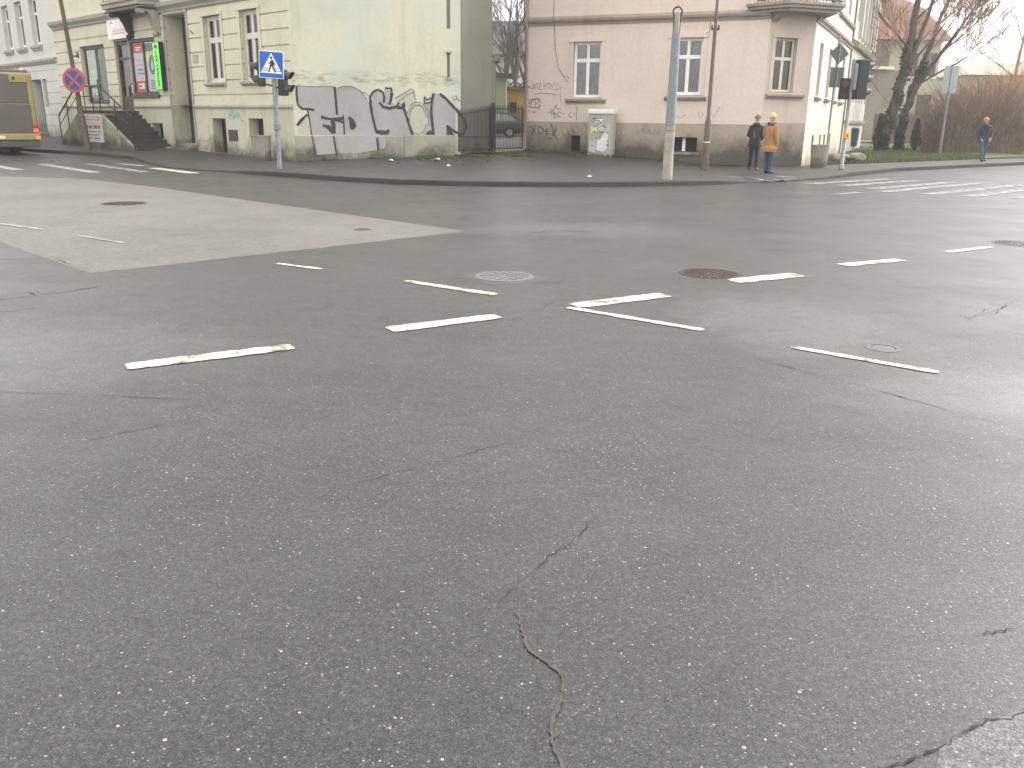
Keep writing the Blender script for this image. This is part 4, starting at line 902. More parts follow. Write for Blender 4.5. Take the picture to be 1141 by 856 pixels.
for i, s_ in enumerate(([(4.75, 1.3), (4.85, 1.38), (4.8, 1.15)], [(4.95, 1.18), (5.05, 1.32), (5.12, 1.15)], [(5.15, 1.3), (5.3, 1.32), (5.2, 1.18), (5.35, 1.15)], [(5.38, 1.32), (5.42, 1.15)], [(3.7, 1.2), (3.75, 1.3), (3.8, 1.15), (3.9, 1.3)], [(3.95, 1.36), (4.0, 1.12)])): k.stroke(lambda a, z, i=i: P.p(a, .006 + .0005 * i, z), s_, .03, .3)
k.build('graffiti', SPRAYG, b3)

# white wing beyond, with tall pilasters
b4 = empty('white_terrace', tuple(T.p(20, -4, 0)), 'tall off white terrace with close pilasters beyond the pink house', 'building')
V = Frame(*tuple(T.p(13.02, .08, 0))[:2], 25.2)
pil = [(0.9 + 1.9 * i, 1.9 + 1.9 * i) for i in range(6)]
m = MB(); wall_grid(m, V, 0, 11.6, -.4, 12, [(a, b, 6.4, 9.6, .25) for a, b in pil] + [(a + .1, b - .1, 2.7, 4.7, .2) for a, b in pil], back=.6); m.build('wall', WHITEW, b4)
for a, b in pil:
    k = MB(); k.fbox(V, a, b, -.3, -.22, 6.4, 9.6); k.build('window', CURT2, b4)
    k = MB(); k.fbox(V, a + .1, b - .1, -.26, -.19, 2.7, 4.7); k.build('window', CURT2, b4)
    k = MB(); k.fbox(V, b + .15, b + .7, .003, .16, 5.7, 11.2); k.build('pilaster', WHITEW, b4)
m = MB(); profile_band(m, V, 0, 11.6, [(-.02, 5.1), (.2, 5.15), (.28, 5.35), (-.02, 5.5)]); profile_band(m, V, 0, 11.6, [(-.02, 1.6), (.1, 1.62), (.1, 1.75), (-.02, 1.8)]); m.build('ledge', PTRIM, b4)
m = MB(); profile_band(m, V, 0, 11.6, [(-.02, 11.3), (.25, 11.5), (.5, 11.9), (.5, 12.05), (-.02, 12.1)], 0, .5); m.build('cornice', WHITEW, b4)
k = MB(); shell(k, [tuple(V.p(0, -.0, 0))[:2], tuple(V.p(11.6, 0, 0))[:2], tuple(V.p(11.6, -10, 0))[:2], tuple(V.p(0, -10, 0))[:2]], -.4, 11.95, skip=(0,)); k.build('rear_wall', WHITEW, b4)

# ------------------------------------------------------------------ house with the red roof, right background
b5 = empty('manor_house', (34, 84, 0), 'old cream house with a steep red tiled roof behind the trees', 'building')
def fl(x0, x1, y0, y1, z0, z1, name, mat, par, **k_): k = MB(); k.box(x0, x1, y0, y1, z0, z1); return k.build(name, mat, par, **k_)
fl(27, 36.5, 80, 92, 0, 8.6, 'wall', HOUSEW, b5)
rf = MB(); z0, z1, z2 = 8.5, 11.2, 13.2
rf.add([(26.4, 79.2, z0), (37.1, 79.2, z0), (37.1, 92.8, z0), (26.4, 92.8, z0), (27.0, 83.5, z1 + .8), (35.6, 82.6, z1 + .2), (35.6, 90, z1 + .2), (27, 90, z1 + .6), (28, 86, z2), (33.6, 86, z2)],
       [(0, 1, 5, 4), (1, 2, 6, 5), (2, 3, 7, 6), (3, 0, 4, 7), (4, 5, 9, 8), (5, 6, 9), (6, 7, 8, 9), (7, 4, 8), (3, 2, 1, 0)])
R5 = rf.build('roof', TILE, b5)
fl(33.2, 34.2, 85.5, 86.5, 12.2, 14.2, 'chimney', TILE, R5)
fl(28.3, 31.6, 78.6, 80.02, 6.3, 8.3, 'bay', WOODB, b5); fl(28.0, 32.0, 78.3, 80.02, 6.05, 6.28, 'bay_sill', CREAMF, b5)
fl(26.5, 33.2, 79.0, 80.01, 0, 6.0, 'lower_wall', HOUSED, b5)
for x in (33.4, 35.0):
    for z in (2.2, 5.6):
        if x == 33.4 and z == 2.2: continue
        wd = fl(x, x + 1.2, 79.9, 79.99, z, z + 1.9, 'window', DARKW, b5); k = MB(); k.box(x - .1, x + 1.3, 79.8, 79.9, z - .2, z - .05); k.build('sill', CREAMF, wd)
bf = MB()
for i in range(22): x = 27.6 + i * .36; bf.box(x + .0, x + .34, 70.0 + .02 * (i % 3), 70.06 + .02 * (i % 3), .1, 2.35 + .05 * (i % 4) * .5)
bf.box(27.6, 35.5, 70.1, 70.18, .6, .75); bf.box(27.6, 35.5, 70.1, 70.18, 1.8, 1.95)
tag(bf.build('board_fence', WOODB), 'weathered brown board fence behind the lawn', 'fence')
b6 = empty('distant_house', (62, 104, 0), 'pale house far off above the bare bushes', 'building')
fl(49, 80, 100, 110, 0, 6.9, 'wall', HOUSEW, b6)
k = MB(); k.add([(48.5, 99, 6.8), (80.5, 99, 6.8), (80.5, 111, 6.8), (48.5, 111, 6.8), (50, 105, 8.4), (79, 105, 8.4)], [(0, 1, 5, 4), (1, 2, 5), (2, 3, 4, 5), (3, 0, 4), (3, 2, 1, 0)]); k.build('roof', HOUSEW, b6)
for i in range(7): fl(51 + 4 * i, 52.3 + 4 * i, 99.93, 99.99, 4.4, 6.2, 'window', DARKW, b6)

# ------------------------------------------------------------------ things seen through the gate
b7 = empty('garage', (1.5, 64, .5), 'ochre garage with one small dark window behind the gate', 'garage')
fl(-.75, 6, 62, 68, .4, 3.5, 'wall', ORANGE, b7)
k = MB(); k.box(-1.0, 6.2, 61.7, 68.3, 3.5, 3.68); k.build('roof', DTILE, b7)
gw_ = fl(-.42, .05, 61.93, 61.99, 2.05, 2.7, 'window', BLACK, b7)
k = MB(); k.box(-.5, .13, 61.88, 61.93, 1.97, 2.05); k.build('sill', CONC, gw_)
b8 = empty('shed', (-1.2, 60, .5), 'pale green shed with a thin flat roof behind the gate', 'shed')
fl(-4, -.62, 58, 61, .4, 4.15, 'wall', SHEDG, b8); k = MB(); k.box(-4.2, -.2, 57.6, 61.2, 4.15, 4.36); k.build('roof', DTILE, b8)
b9 = empty('white_house', (-1, 85, .5), 'white house with a dark tiled roof behind the courtyard trees', 'house')
fl(-8, 8, 82, 92, .4, 7.0, 'wall', WHITEW, b9)
k = MB(); k.add([(-8.6, 81.2, 6.9), (8.6, 81.2, 6.9), (8.6, 93, 6.9), (-8.6, 93, 6.9), (-8.6, 87, 10.3), (8.6, 87, 10.3)], [(0, 1, 5, 4), (2, 3, 4, 5), (0, 4, 3), (1, 2, 5), (3, 2, 1, 0)]); R9 = k.build('roof', DTILE, b9)
k = MB(); k.box(-8.7, 8.7, 81.05, 81.2, 6.8, 7.0); k.build('gutter', BARK, R9)
for x in (-3.2, .6): fl(x, x + 1.1, 81.93, 81.99, 3.6, 5.4, 'window', DARKW, b9)

# iron gate: right leaf closed, left leaf swung out against the wall
ga = empty('iron_gate', (-.83, 33.05, .45), 'black wrought iron gate with spiked bars between the two houses', 'gate')
def leaf(a, b, za, zb, ra, rb, n, dz):
    k = MB(); A_ = Vector(a); B2 = Vector(b)
    zt = lambda t: ra + (rb - ra) * (t * t * (3 - 2 * t))
    for i in range(n + 1):
        t = i / n; p_ = A_.lerp(B2, t); zz = za + (zb - za) * t
        k.tube([(p_.x, p_.y, zz), (p_.x, p_.y, zt(t) + dz - .08), (p_.x, p_.y, zt(t) + dz)], [.013, .013, .002], 5)
    for f in (lambda t: zt(t), lambda t: za + (zb - za) * t + .05, lambda t: za + (zb - za) * t + .48):
        pts = [(A_.lerp(B2, i / 10).x, A_.lerp(B2, i / 10).y, f(i / 10)) for i in range(11)]; k.tube(pts, .022, 6)
    for t in (0, 1): p_ = A_.lerp(B2, t); k.tube([(p_.x, p_.y, za if t == 0 else zb), (p_.x, p_.y, zt(t) + .04)], .03, 6)
    k.build('leaf', BLACK, ga)
leaf((-1.9, 30.35), (-.86, 33.0), .55, .52, 1.78, 1.95, 24, .16)
leaf((-.78, 33.1), (.27, 35.5), .52, .50, 1.97, 2.0, 19, .16)
k = MB(); k.box(-.87, -.77, 33.0, 33.1, .2, 2.2); k.build('post', BLACK, ga, bevel=.01)

# ------------------------------------------------------------------ poles, signs, signals
def pole(name, x, y, z0, prof, mat, label, cat, lean=(0, 0), parent=None):
    m = MB(); zt = prof[-1][1]
    m.tube([(x + lean[0] * (z - z0) / zt, y + lean[1] * (z - z0) / zt, z) for r, z in prof], [r for r, z in prof], 14)
    o = m.build(name, mat, parent, smooth=True)
    return tag(o, label, cat) if parent is None else o

lp = empty('concrete_pole', (4.13, 24.2, .1), 'thick grey painted stub pole with a ring shaped clamp on top', 'pole')
pole('pole', 4.13, 24.2, .1, [(.145, .05), (.135, .8), (.133, 1.5)], POLEB, None, None, parent=lp)
pole('pole', 4.13, 24.2, .1, [(.137, 1.5), (.125, 2.6), (.11, 3.82)], POLEG, None, None, parent=lp)
pole('neck', 4.13, 24.2, .1, [(.075, 3.8), (.07, 4.25)], POLEB, None, None, parent=lp)
k = MB(); k.tube([(4.13 + .115 * math.sin(t), 24.2, 4.33 + .115 * math.cos(t)) for t in [x * 2 * math.pi / 20 for x in range(21)]], .022, 8, caps=False)
k.tube([(4.05, 24.2, 3.82), (4.04, 24.2, 4.24)], .012, 6); k.tube([(4.21, 24.2, 3.82), (4.22, 24.2, 4.24)], .012, 6); k.build('ring_clamp', BLACK, lp, smooth=True)
k = MB(); k.lathe(4.13, 24.2, [(.139, 1.38), (.142, 1.385), (.142, 1.41), (.139, 1.415)], 16); k.lathe(4.13, 24.2, [(.137, 1.62), (.140, 1.625), (.140, 1.65), (.137, 1.655)], 16); k.build('band', GALV, lp)

bp = empty('steel_pole', (6.2, 29.25, .1), 'thin rusty brown stepped steel pole before the pink wall', 'pole')
pole('pole', 6.2, 29.25, .1, [(.135, .1), (.13, .55), (.105, .57), (.10, 1.65), (.065, 1.7), (.06, 4.4), (.045, 4.45), (.04, 8.2)], RUST, None, None, parent=bp)
k = MB(); k.lathe(6.2, 29.25, [(.108, .98), (.112, .985), (.112, 1.0), (.108, 1.01)], 14); k.build('band', SIGNW, bp)
k = MB(); k.box(6.10, 6.30, 29.2, 29.3, 4.37, 4.43); k.box(6.08, 6.12, 29.2, 29.3, 4.37, 4.52); k.box(6.28, 6.32, 29.2, 29.3, 4.37, 4.52); k.build('bracket', RUST, bp)

npx, npy = -17.75, 37.3
np_ = empty('steel_pole', (npx, npy, .12), 'leaning dark steel pole on the left kerb carrying the round sign', 'pole')
pole('pole', npx, npy, .12, [(.13, .05), (.12, 1.5), (.085, 1.55), (.08, 4.2), (.07, 9)], RUST, None, None, lean=(-.55, 0), parent=np_)
k = MB(); k.box(-17.98, -17.65, 37.22, 37.32, 3.78, 3.84); k.box(-17.70, -17.64, 37.2, 37.3, 3.74, 3.95); k.build('bracket', RUST, np_)

def rot_at(x, y, z, rz, ry=0.0): return Matrix.Translation((x, y, z)) @ Matrix.Rotation(rz, 4, 'Z') @ Matrix.Rotation(ry, 4, 'Y')
def disc(m, r, y0, y1, n=40, cx=0, cz=0):
    m.tube([(cx, y0, cz), (cx, y1, cz)], r, n)
def ringf(m, r0, r1, y, n=48, a0=0, a1=360):
    vs = []
    for i in range(n + 1):
        a = rad(a0 + (a1 - a0) * i / n); vs += [(r0 * math.cos(a), y, r0 * math.sin(a)), (r1 * math.cos(a), y, r1 * math.sin(a))]
    m.add(vs, [(2 * i, 2 * i + 1, 2 * i + 3, 2 * i + 2) for i in range(n)])
M0 = rot_at(-17.87, 37.08, 2.88, rad(-6))
s1 = empty('road_sign', (-17.87, 37.08, 2.4), 'round no stopping sign, blue with red rim and red cross', 'road sign')
m = MB(); m.M = M0; disc(m, .48, -.01, .015); m.build('plate', SIGNG, s1)
m = MB(); m.M = M0; disc(m, .40, -.0125, -.0105); m.build('face', SIGNBD, s1)
m = MB(); m.M = M0; ringf(m, .375, .475, -.015)
for q_ in (45, 135):
    c, s_ = math.cos(rad(q_)), math.sin(rad(q_)); y = -.0155 if q_ == 45 else -.016; a, b = .38, .045
    m.add([(c * x - s_ * z, y, s_ * x + c * z) for x, z in ((-a, -b), (a, -b), (a, b), (-a, b))], [(0, 1, 2, 3)])
m.build('rim', SIGNR, s1)

M0 = rot_at(-7.05, 26.55, 3.03, rad(9), rad(3))
tl = empty('traffic_light', (-7.03, 26.68, .12), 'slim steel pole with two black pedestrian signal heads, behind a crossing sign', 'traffic light')
pole('pole', -7.03, 26.68, .12, [(.075, .05), (.07, 1.0), (.068, 3.3)], GALV, None, None, parent=tl)
k = MB(); k.box(-7.12, -6.94, 26.58, 26.78, 1.22, 1.42); k.build('junction_box', GALV, tl, bevel=.02)
s2 = empty('road_sign', (-7.05, 26.55, 2.68), 'square blue pedestrian crossing sign with a black walking figure in a white triangle', 'road sign')
m = MB(); m.M = M0; m.box(-.345, .345, -.012, .012, -.37, .37); m.build('plate', SIGNW, s2, bevel=.008)
m = MB(); m.M = M0; m.quad((-.325, -.0145, -.35), (.325, -.0145, -.35), (.325, -.0145, .35), (-.325, -.0145, .35)); m.build('face', SIGNB, s2)
m = MB(); m.M = M0; m.quad((-.30, -.0165, -.23), (.30, -.0165, -.23), (.0, -.0165, .32)); m.build('triangle', SIGNW, s2)
m = MB(); m.M = M0; y = -.0185
m.add([(.0 + .035 * math.cos(t), y, .19 + .038 * math.sin(t)) for t in [x * .5236 for x in range(12)]], [list(range(12))])
for i, pl in enumerate(([(.0, .14), (.05, .13), (.075, .02), (.045, -.02), (-.03, .0), (-.03, .06)], [(-.03, .02), (.02, -.02), (-.02, -.10), (-.055, -.20), (-.10, -.20), (-.06, -.08)], [(.0, .0), (.06, -.01), (.075, -.08), (.135, -.19), (.09, -.20), (.035, -.10)], [(.05, .13), (.09, .06), (.105, -.03), (.08, -.035), (.065, .05)], [(.0, .135), (-.045, .07), (-.085, .03), (-.07, .01), (-.02, .055)])):
    m.add([(a, y - .0006 * i, b) for a, b in pl], [list(range(len(pl)))])
for i, (a, b, z) in enumerate(((-.26, -.11, -.17), (.10, .26, -.17), (-.22, -.1, -.11), (.08, .2, -.11))): m.add([(a, y, z), (b, y, z), (b, y, z + .018), (a, y, z + .018)], [(0, 1, 2, 3)])
m.build('walker', INKD, s2)

def head(parent, x, y, zc, rz, n, wd=.30, dp=.22, pitch=.33, lit=(), box=SIGBOX):
    """signal head facing local -y: housing, lenses, visors"""
    M1 = rot_at(x, y, zc, rz); h = n * pitch
    m = MB(); m.M = M1; m.box(-wd / 2, wd / 2, -dp / 2, dp / 2, -h / 2, h / 2)
    hd = m.build('signal_head', box, parent, bevel=.03, seg=3)
    for i in range(n):
        z = h / 2 - pitch * (i + .5); r = pitch * .31
        m = MB(); m.M = M1; m.tube([(0, -dp / 2 - .01, z), (0, -dp / 2 - .025, z)], r, 20); m.build('lens', LENSR if i in lit else LENSD, hd)
        m = MB(); m.M = M1; N = 16; vs = []
        for j in range(N + 1):
            a = rad(-35 + 250 * j / N); ca, sa = math.cos(a), math.sin(a); dep = .10 + .16 * max(0, (sa + .6) / 1.6)
            for rr, yy in ((r * 1.12, -dp / 2), (r * 1.12, -dp / 2 - dep), (r * 1.05, -dp / 2 - dep), (r * 1.05, -dp / 2)): vs.append((rr * ca, yy, z + rr * sa))
        m.add(vs, [(4 * j + q_, 4 * j + (q_ + 1) % 4, 4 * j + 4 + (q_ + 1) % 4, 4 * j + 4 + q_) for j in range(N) for q_ in range(4)])
        m.build('visor', VISOR, hd, smooth=True)
    return hd
head(tl, -7.42, 26.80, 2.80, rad(-84), 2, .26, .2, .36, box=SIGBR)
head(tl, -6.80, 26.75, 2.55, rad(75), 2, .26, .22, .36, box=SIGBOX)
k = MB(); k.tube([(-7.3, 26.8, 2.5), (-7.0, 26.7, 2.45), (-6.8, 26.75, 2.3)], .025, 6); k.build('bracket', SIGBOX, tl)

tr = empty('traffic_light', (11.0, 30.2, .12), 'steel pole with black three lamp signal head, small pedestrian head and yellow push button', 'traffic light')
pole('pole', 11.0, 30.2, .12, [(.085, .05), (.08, .3), (.062, .32), (.058, 3.62)], GALV, None, None, parent=tr)
k = MB(); k.lathe(11.0, 30.2, [(.11, .05), (.11, .10), (.085, .14), (.075, .3)], 14); k.build('foot', RUST, tr)
head(tr, 11.32, 30.35, 3.02, rad(106), 3, .36, .40, .41)
head(tr, 10.74, 30.05, 2.72, rad(-14), 2, .34, .24, .33, lit=(0,))
k = MB(); k.tube([(11.0, 30.2, 3.5), (11.3, 30.35, 3.5)], .03, 6); k.tube([(11.0, 30.2, 2.5), (11.3, 30.35, 2.5)], .03, 6); k.box(11.03, 11.13, 30.1, 30.2, 2.7, 3.5); k.build('bracket', GALV, tr)
k = MB(); k.box(10.93, 11.09, 30.02, 30.15, 1.14, 1.38); yb = k.build('push_button', YELB, tr, bevel=.03)
k = MB(); k.tube([(11.01, 30.015, 1.25), (11.01, 30.005, 1.25)], .035, 12); k.build('button', SIGNR, yb)

def planter(x, y, z, r0, r1, h, label, group):
    o = empty('concrete_planter', (x, y, z), label, 'planter', group)
    m = MB(); m.lathe(x, y, [(r0, z - .05), (r0 + .01, z + .06), (r1, z + h - .05), (r1 + .02, z + h - .04), (r1 + .02, z + h), (r1 - .07, z + h), (r1 - .09, z + h - .12), (.001, z + h - .12)], 28)
    m.build('tub', CONC, o, smooth=True)
    m = MB(); m.lathe(x, y, [(r1 - .085, z + h - .12), (r1 - .2, z + h - .08), (.001, z + h - .06)], 18); m.build('soil', BARK, o)
    return o
planter(-8.85, 31.35, .15, .30, .34, .82, 'round concrete planter beside the cellar window of the cream house', 'concrete planters on the pavement')
planter(10.85, 32.05, .1, .27, .30, .80, 'round concrete planter at the corner with a sign post in it', 'concrete planters on the pavement')
sp = empty('sign_post', (11.15, 32.05, .8), 'thin grey sign post rising out of the corner planter', 'pole')
pole('pole', 11.08, 32.05, .8, [(.035, .75), (.035, 4.5)], GALV, None, None, parent=sp)
M0 = rot_at(11.12, 31.98, 3.93, rad(8))
o = empty('road_sign', (11.12, 31.98, 3.4), 'dark grey back of a diamond road sign', 'road sign')
m = MB(); m.M = M0 @ Matrix.Rotation(rad(45), 4, 'Y'); m.box(-.25, .25, .0, .02, -.25, .25); m.build('plate', SIGNG, o, bevel=.015)
m = MB(); m.M = M0; m.box(-.02, .02, -.03, .0, -.32, .32); m.box(-.12, .12, -.02, -.001, .1, .13); m.build('clip', GALV, o)
M0 = rot_at(11.12, 31.98, 3.16, rad(8))
o = empty('road_sign', (11.12, 31.98, 2.8), 'dark grey rectangular plate under the diamond sign', 'road sign')
m = MB(); m.M = M0; m.box(-.25, .25, .0, .02, -.33, .33); m.build('plate', SIGNG, o, bevel=.015)
m = MB(); m.M = M0; m.box(-.02, .02, -.03, .0, -.33, .33); m.build('clip', GALV, o)

rs = empty('sign_post', (22.3, 47.3, .15), 'tall grey sign post at the lawn edge before the bushes', 'pole')
pole('pole', 22.3, 47.3, .15, [(.07, .1), (.06, 4.3)], GALV, None, None, parent=rs)
M0 = rot_at(22.2, 47.15, 3.85, rad(-18))
o = empty('road_sign', (22.2, 47.15, 3.2), 'pale grey back of a square road sign before the bushes', 'road sign')
m = MB(); m.M = M0; m.box(-.34, .34, .0, .02, -.66, .66); m.build('plate', SIGNL, o, bevel=.02)
m = MB(); m.M = M0; m.box(-.03, .03, -.03, .0, -.66, .66); m.build('clip', GALV, o)

# cabinet by the pink wall
CF = Frame(2.72, 33.95, 113.7)
cb = empty('utility_cabinet', tuple(CF.p(.45, -.2, .38)), 'pale utility cabinet with white lid and torn posters against the pink wall', 'cabinet')
CABM = plaster('postered_cabinet', (0.46, 0.435, 0.37), (0.22, 0.215, 0.20), 0.9, damp=(.16, .155, .13), zt=.5)
k = MB(); k.fbox(CF, 0, .95, -.42, 0, .3, 1.84); BODY = k.build('body', CABM, cb, bevel=.015)
k = MB(); k.fbox(CF, -.03, .98, -.45, .05, 1.84, 2.02); k.build('lid', SIGNW, cb, bevel=.04)
k = MB(); k.fbox(CF, .47, .48, 0.001, .006, .45, 1.8); k.build('door_gap', DARK, BODY)
def scrap(poly, d, mat, name='poster'): k = MB(); k.prism(CF, poly, d - .003, d); return k.build(name, mat, BODY)
scrap([(.1, 1.15), (.33, 1.2), (.36, 1.38), (.24, 1.36), (.12, 1.40)], .010, PAPERY)
scrap([(.36, .55), (.62, .5), (.76, .62), (.80, 1.1), (.66, 1.2), (.5, .95), (.38, .9)], .009, PAPER)
scrap([(.25, 1.55), (.5, 1.57), (.62, 1.68), (.3, 1.66)], .009, PAPER)
scrap([(.4, 1.2), (.85, 1.25), (.82, 1.5), (.42, 1.48)], .007, PAPERG)
scrap([(.05, .5), (.3, .45), (.32, .8), (.08, .9)], .007, PAPERG)
for i in range(16):
    a, z = rnd.uniform(.06, .75), rnd.uniform(.6, 1.7); scrap([(a, z), (a + rnd.uniform(.05, .16), z + rnd.uniform(-.03, .03)), (a + rnd.uniform(.05, .12), z + .05), (a + .01, z + .04)], .0125 + .0004 * i, INKG if i % 2 else SPRAYG, 'scrap')

# litter on the pavement
for i, (x, y, l) in enumerate(((-2.55, 29.3, 'white paper scrap lying on the pavement near the block wall'), (-2.05, 27.5, 'white paper scrap on the pavement before the gate'), (2.0, 24.0, 'white crumpled paper near the kerb left of the grey pole'), (-4.1, 29.6, 'small white litter scrap under the silver graffiti'))):
    k = MB(); z = pavez(x, y) + .02; n = 7
    vs = [(x + math.cos(j * .9 + i) * rnd.uniform(.05, .12), y + math.sin(j * .9 + i) * rnd.uniform(.05, .12), z + rnd.uniform(0, .05)) for j in range(n)] + [(x, y, z + .06), (x, y, z)]
    k.add(vs, [(j, (j + 1) % n, n) for j in range(n)] + [((j + 1) % n, j, n + 1) for j in range(n)]); tag(k.build('paper_scrap', PAPER), l, 'litter', 'paper scraps on the pavement')
bn = empty('waste_bin', (15.6, 41.6, .15), 'small dark blue bin at the side of the pink house', 'bin')
k = MB(); k.rings([(15.6, 41.6, .62, .14, .13), (15.6, 41.6, 1.38, .19, .17)], 12); k.build('body', flat('bin_blue', (.03, .05, .085), .5), bn)
k = MB(); k.rings([(15.6, 41.6, 1.38, .21, .19), (15.6, 41.6, 1.44, .17, .15)], 12); k.build('lid', INKD, bn)
k = MB(); k.tube([(15.6, 41.6, .1), (15.6, 41.6, .64)], .04, 8); k.build('stand', GALV, bn)
k = MB()
for i in range(22):
    x, y = 12.4 + rnd.random() * 1.6, 34.9 + rnd.random() * 2.4; s_ = rnd.uniform(.12, .3); k.ball((x, y, .12 + rnd.random() * .25), s_, 6, (1.3, 1, .6))
tag(k.build('rubble', CONC), 'heap of pale rubble stones at the foot of the pink side wall', 'rubble', None, 'stuff')

# ------------------------------------------------------------------ bus and cars
bus = empty('bus', (-20.05, 35.45, 0), 'yellow city bus seen from behind with dark rear panels', 'bus')
M0 = rot_at(-20.05, 35.45, 0, rad(43))
def bb_(name, x0, x1, y0, y1, z0, z1, mat, par=None, bevel=0, seg=3): m = MB(); m.M = M0; m.box(x0, x1, y0, y1, z0, z1); return m.build(name, mat, par or bus, bevel=bevel, seg=seg)
bb_('body', -1.25, 1.25, .02, 11.8, .5, 3.12, BUSY, bevel=.12); bb_('roof', -1.18, 1.15, .1, 11.7, 3.05, 3.22, BUSR, bevel=.08)
bb_('rear_window', -1.12, 1.02, -.012, .05, 1.96, 3.04, BUSD, bevel=.03); bb_('engine_panel', -1.12, 1.05, -.008, .05, .82, 1.93, BUSD, bevel=.03)
bb_('bumper', -1.25, 1.25, -.06, .2, .56, .80, BUSY, bevel=.04); bb_('skirt', -1.22, 1.22, -.02, 11.6, .28, .555, BUSG, bevel=.05)
dsp = bb_('display_box', .40, 1.03, -.05, .02, 2.74, 3.02, BUSY, bevel=.02)
bb_('mark', .5, .6, -.056, -.05, 2.83, 2.93, INKD, dsp); bb_('mark', .68, .80, -.056, -.05, 2.83, 2.93, flat('amber', (.7, .22, .03), .4), dsp)
for z, mt in ((.86, REDL), (1.02, RED)): bb_('tail_light', 1.03, 1.21, -.05, .03, z, z + .14, mt, bevel=.02); 
for z in (.86, 1.02): bb_('tail_light', -1.21, -1.03, -.05, .03, z, z + .14, RED, bevel=.02)
bb_('indicator', 1.08, 1.24, -.075, -.05, .60, .70, flat('orange_lens', (.85, .2, .06), .3, emit=.4), bevel=.01)
bb_('number_plate', -.55, -.03, -.075, -.06, .61, .73, SIGNW)
for x in (-1.1, 1.0):
    for y in (3.2, 9.0):
        m = MB(); m.M = M0; m.tube([(x - .13, y, .48), (x + .2, y, .48)], .48, 24); m.build('wheel', TYRE, bus)
bb_('side_windows', -1.262, -1.2, .8, 11.4, 1.5, 2.7, CARGL); bb_('side_windows', 1.2, 1.262, .8, 11.4, 1.5, 2.7, CARGL)

def car(name, x, y, z, rz, paint, low, label, cat='car'):
    root = empty(name, (x, y, z), label, cat); M1 = rot_at(x, y, z, rz)
    st_ = [(-2.25, .35, .62, .70, .74), (-2.15, .28, .80, .92, .82), (-1.6, .22, .90, .96, .86), (-.9, .2, .92, .98, .87), (0, .2, .92, .98, .87), (1.0, .2, .92, .98, .86), (1.9, .25, .92, .98, .83), (2.2, .35, .85, .92, .76)]
    def sec(m, rows, mi=0):
        vs = []; 
        for X, pts in rows: vs += [(X, -yy, zz) for yy, zz in pts] + [(X, yy, zz) for yy, zz in reversed(pts)]
        n = len(rows[0][1]) * 2
        m.add(vs, [(i * n + k_, i * n + (k_ + 1) % n, (i + 1) * n + (k_ + 1) % n, (i + 1) * n + k_) for i in range(len(rows) - 1) for k_ in range(n)] + [list(range(n)), [(len(rows) - 1) * n + k_ for k_ in range(n)]])
    m = MB(); m.M = M1; sec(m, [(X, [(hw * .86, zb), (hw, zb + .12), (hw, zm - .12), (hw * .96, zm), (hw * .88, zt)]) for X, zb, zm, zt, hw in st_]); m.build('body', paint, root, smooth=True)
    m = MB(); m.M = M1; sec(m, [(-1.25, [(.74, .95), (.73, .97)]), (-.45, [(.76, .95), (.60, 1.40)]), (.2, [(.76, .95), (.61, 1.47)]), (1.3, [(.76, .95), (.60, 1.45)]), (2.1, [(.74, .95), (.68, 1.02)])]); CB = m.build('cabin', paint, root, smooth=True)
    for sgn in (-1, 1):
        m = MB(); m.M = M1
        for a in (((-1.0, .99), (-.12, .99), (-.12, 1.36), (-.46, 1.33)), ((-.05, .99), (.85, .99), (.85, 1.37), (-.05, 1.37)), ((.92, .99), (1.75, .99), (1.35, 1.35), (.92, 1.36))):
            m.add([(X, sgn * (.775 - (zz - .95) * .30), zz) for X, zz in a], [(0, 1, 2, 3)])
        m.build('side_window', CARGL, CB)
        m = MB(); m.M = M1; m.box(-2.0, 2.0, sgn * .872 - .006, sgn * .872 + .006, .25, .48); m.build('sill', low, root)
        for X in (-1.4, 1.35):
            m = MB(); m.M = M1; m.tube([(X, sgn * .66, .31), (X, sgn * .885, .31)], .31, 24); wh = m.build('wheel', TYRE, root)
            m = MB(); m.M = M1; m.tube([(X, sgn * .886, .31), (X, sgn * .895, .31)], .20, 18)
            for j in range(5): pass
            m.build('rim', RIM, wh)
        m = MB(); m.M = M1; m.box(-2.22, -2.02, sgn * .6 - .14, sgn * .6 + .14, .60, .74); m.build('headlight', SIGNL, root, bevel=.03)
        m = MB(); m.M = M1; m.box(2.08, 2.22, sgn * .66 - .1, sgn * .66 + .1, .68, .88); m.build('tail_light', RED, root, bevel=.03)
        m = MB(); m.M = M1; m.ball((-.85, sgn * .93, 1.0), .1, 8, (.7, 1, .7)); m.build('mirror', low, root)
    for X0, X1 in ((-1.2, -.5), (2.05, 1.4)):
        m = MB(); m.M = M1; s_ = 1 if X0 > 0 else -1
        zf = (lambda X: .985 + (abs(X) - 1.2) * -.60) if s_ < 0 else (lambda X: 1.02 + (2.05 - X) * .54)
        m.add([(X0, -.62, zf(X0) + .01), (X0, .62, zf(X0) + .01), (X1, .54, zf(X1) + .02), (X1, -.54, zf(X1) + .02)], [(0, 1, 2, 3)]); m.build('windscreen' if s_ < 0 else 'rear_screen', CARGL, CB)
    return root
CARD = flat('dark_green_car_paint', (0.065, 0.08, 0.07), 0.3, var=.06, spec=.6); CARW = flat('silver_car_paint', (0.5, 0.51, 0.52), .3, var=.04, spec=.6)
car('parked_car', -1.75, 55.2, .52, rad(3), CARD, SIGBOX, 'dark green estate car parked in the courtyard behind the iron gate')
car('parked_car', 33.6, 73.5, .25, rad(20), CARW, SIGBOX, 'pale car parked far off beyond the lawn beside the bushes')

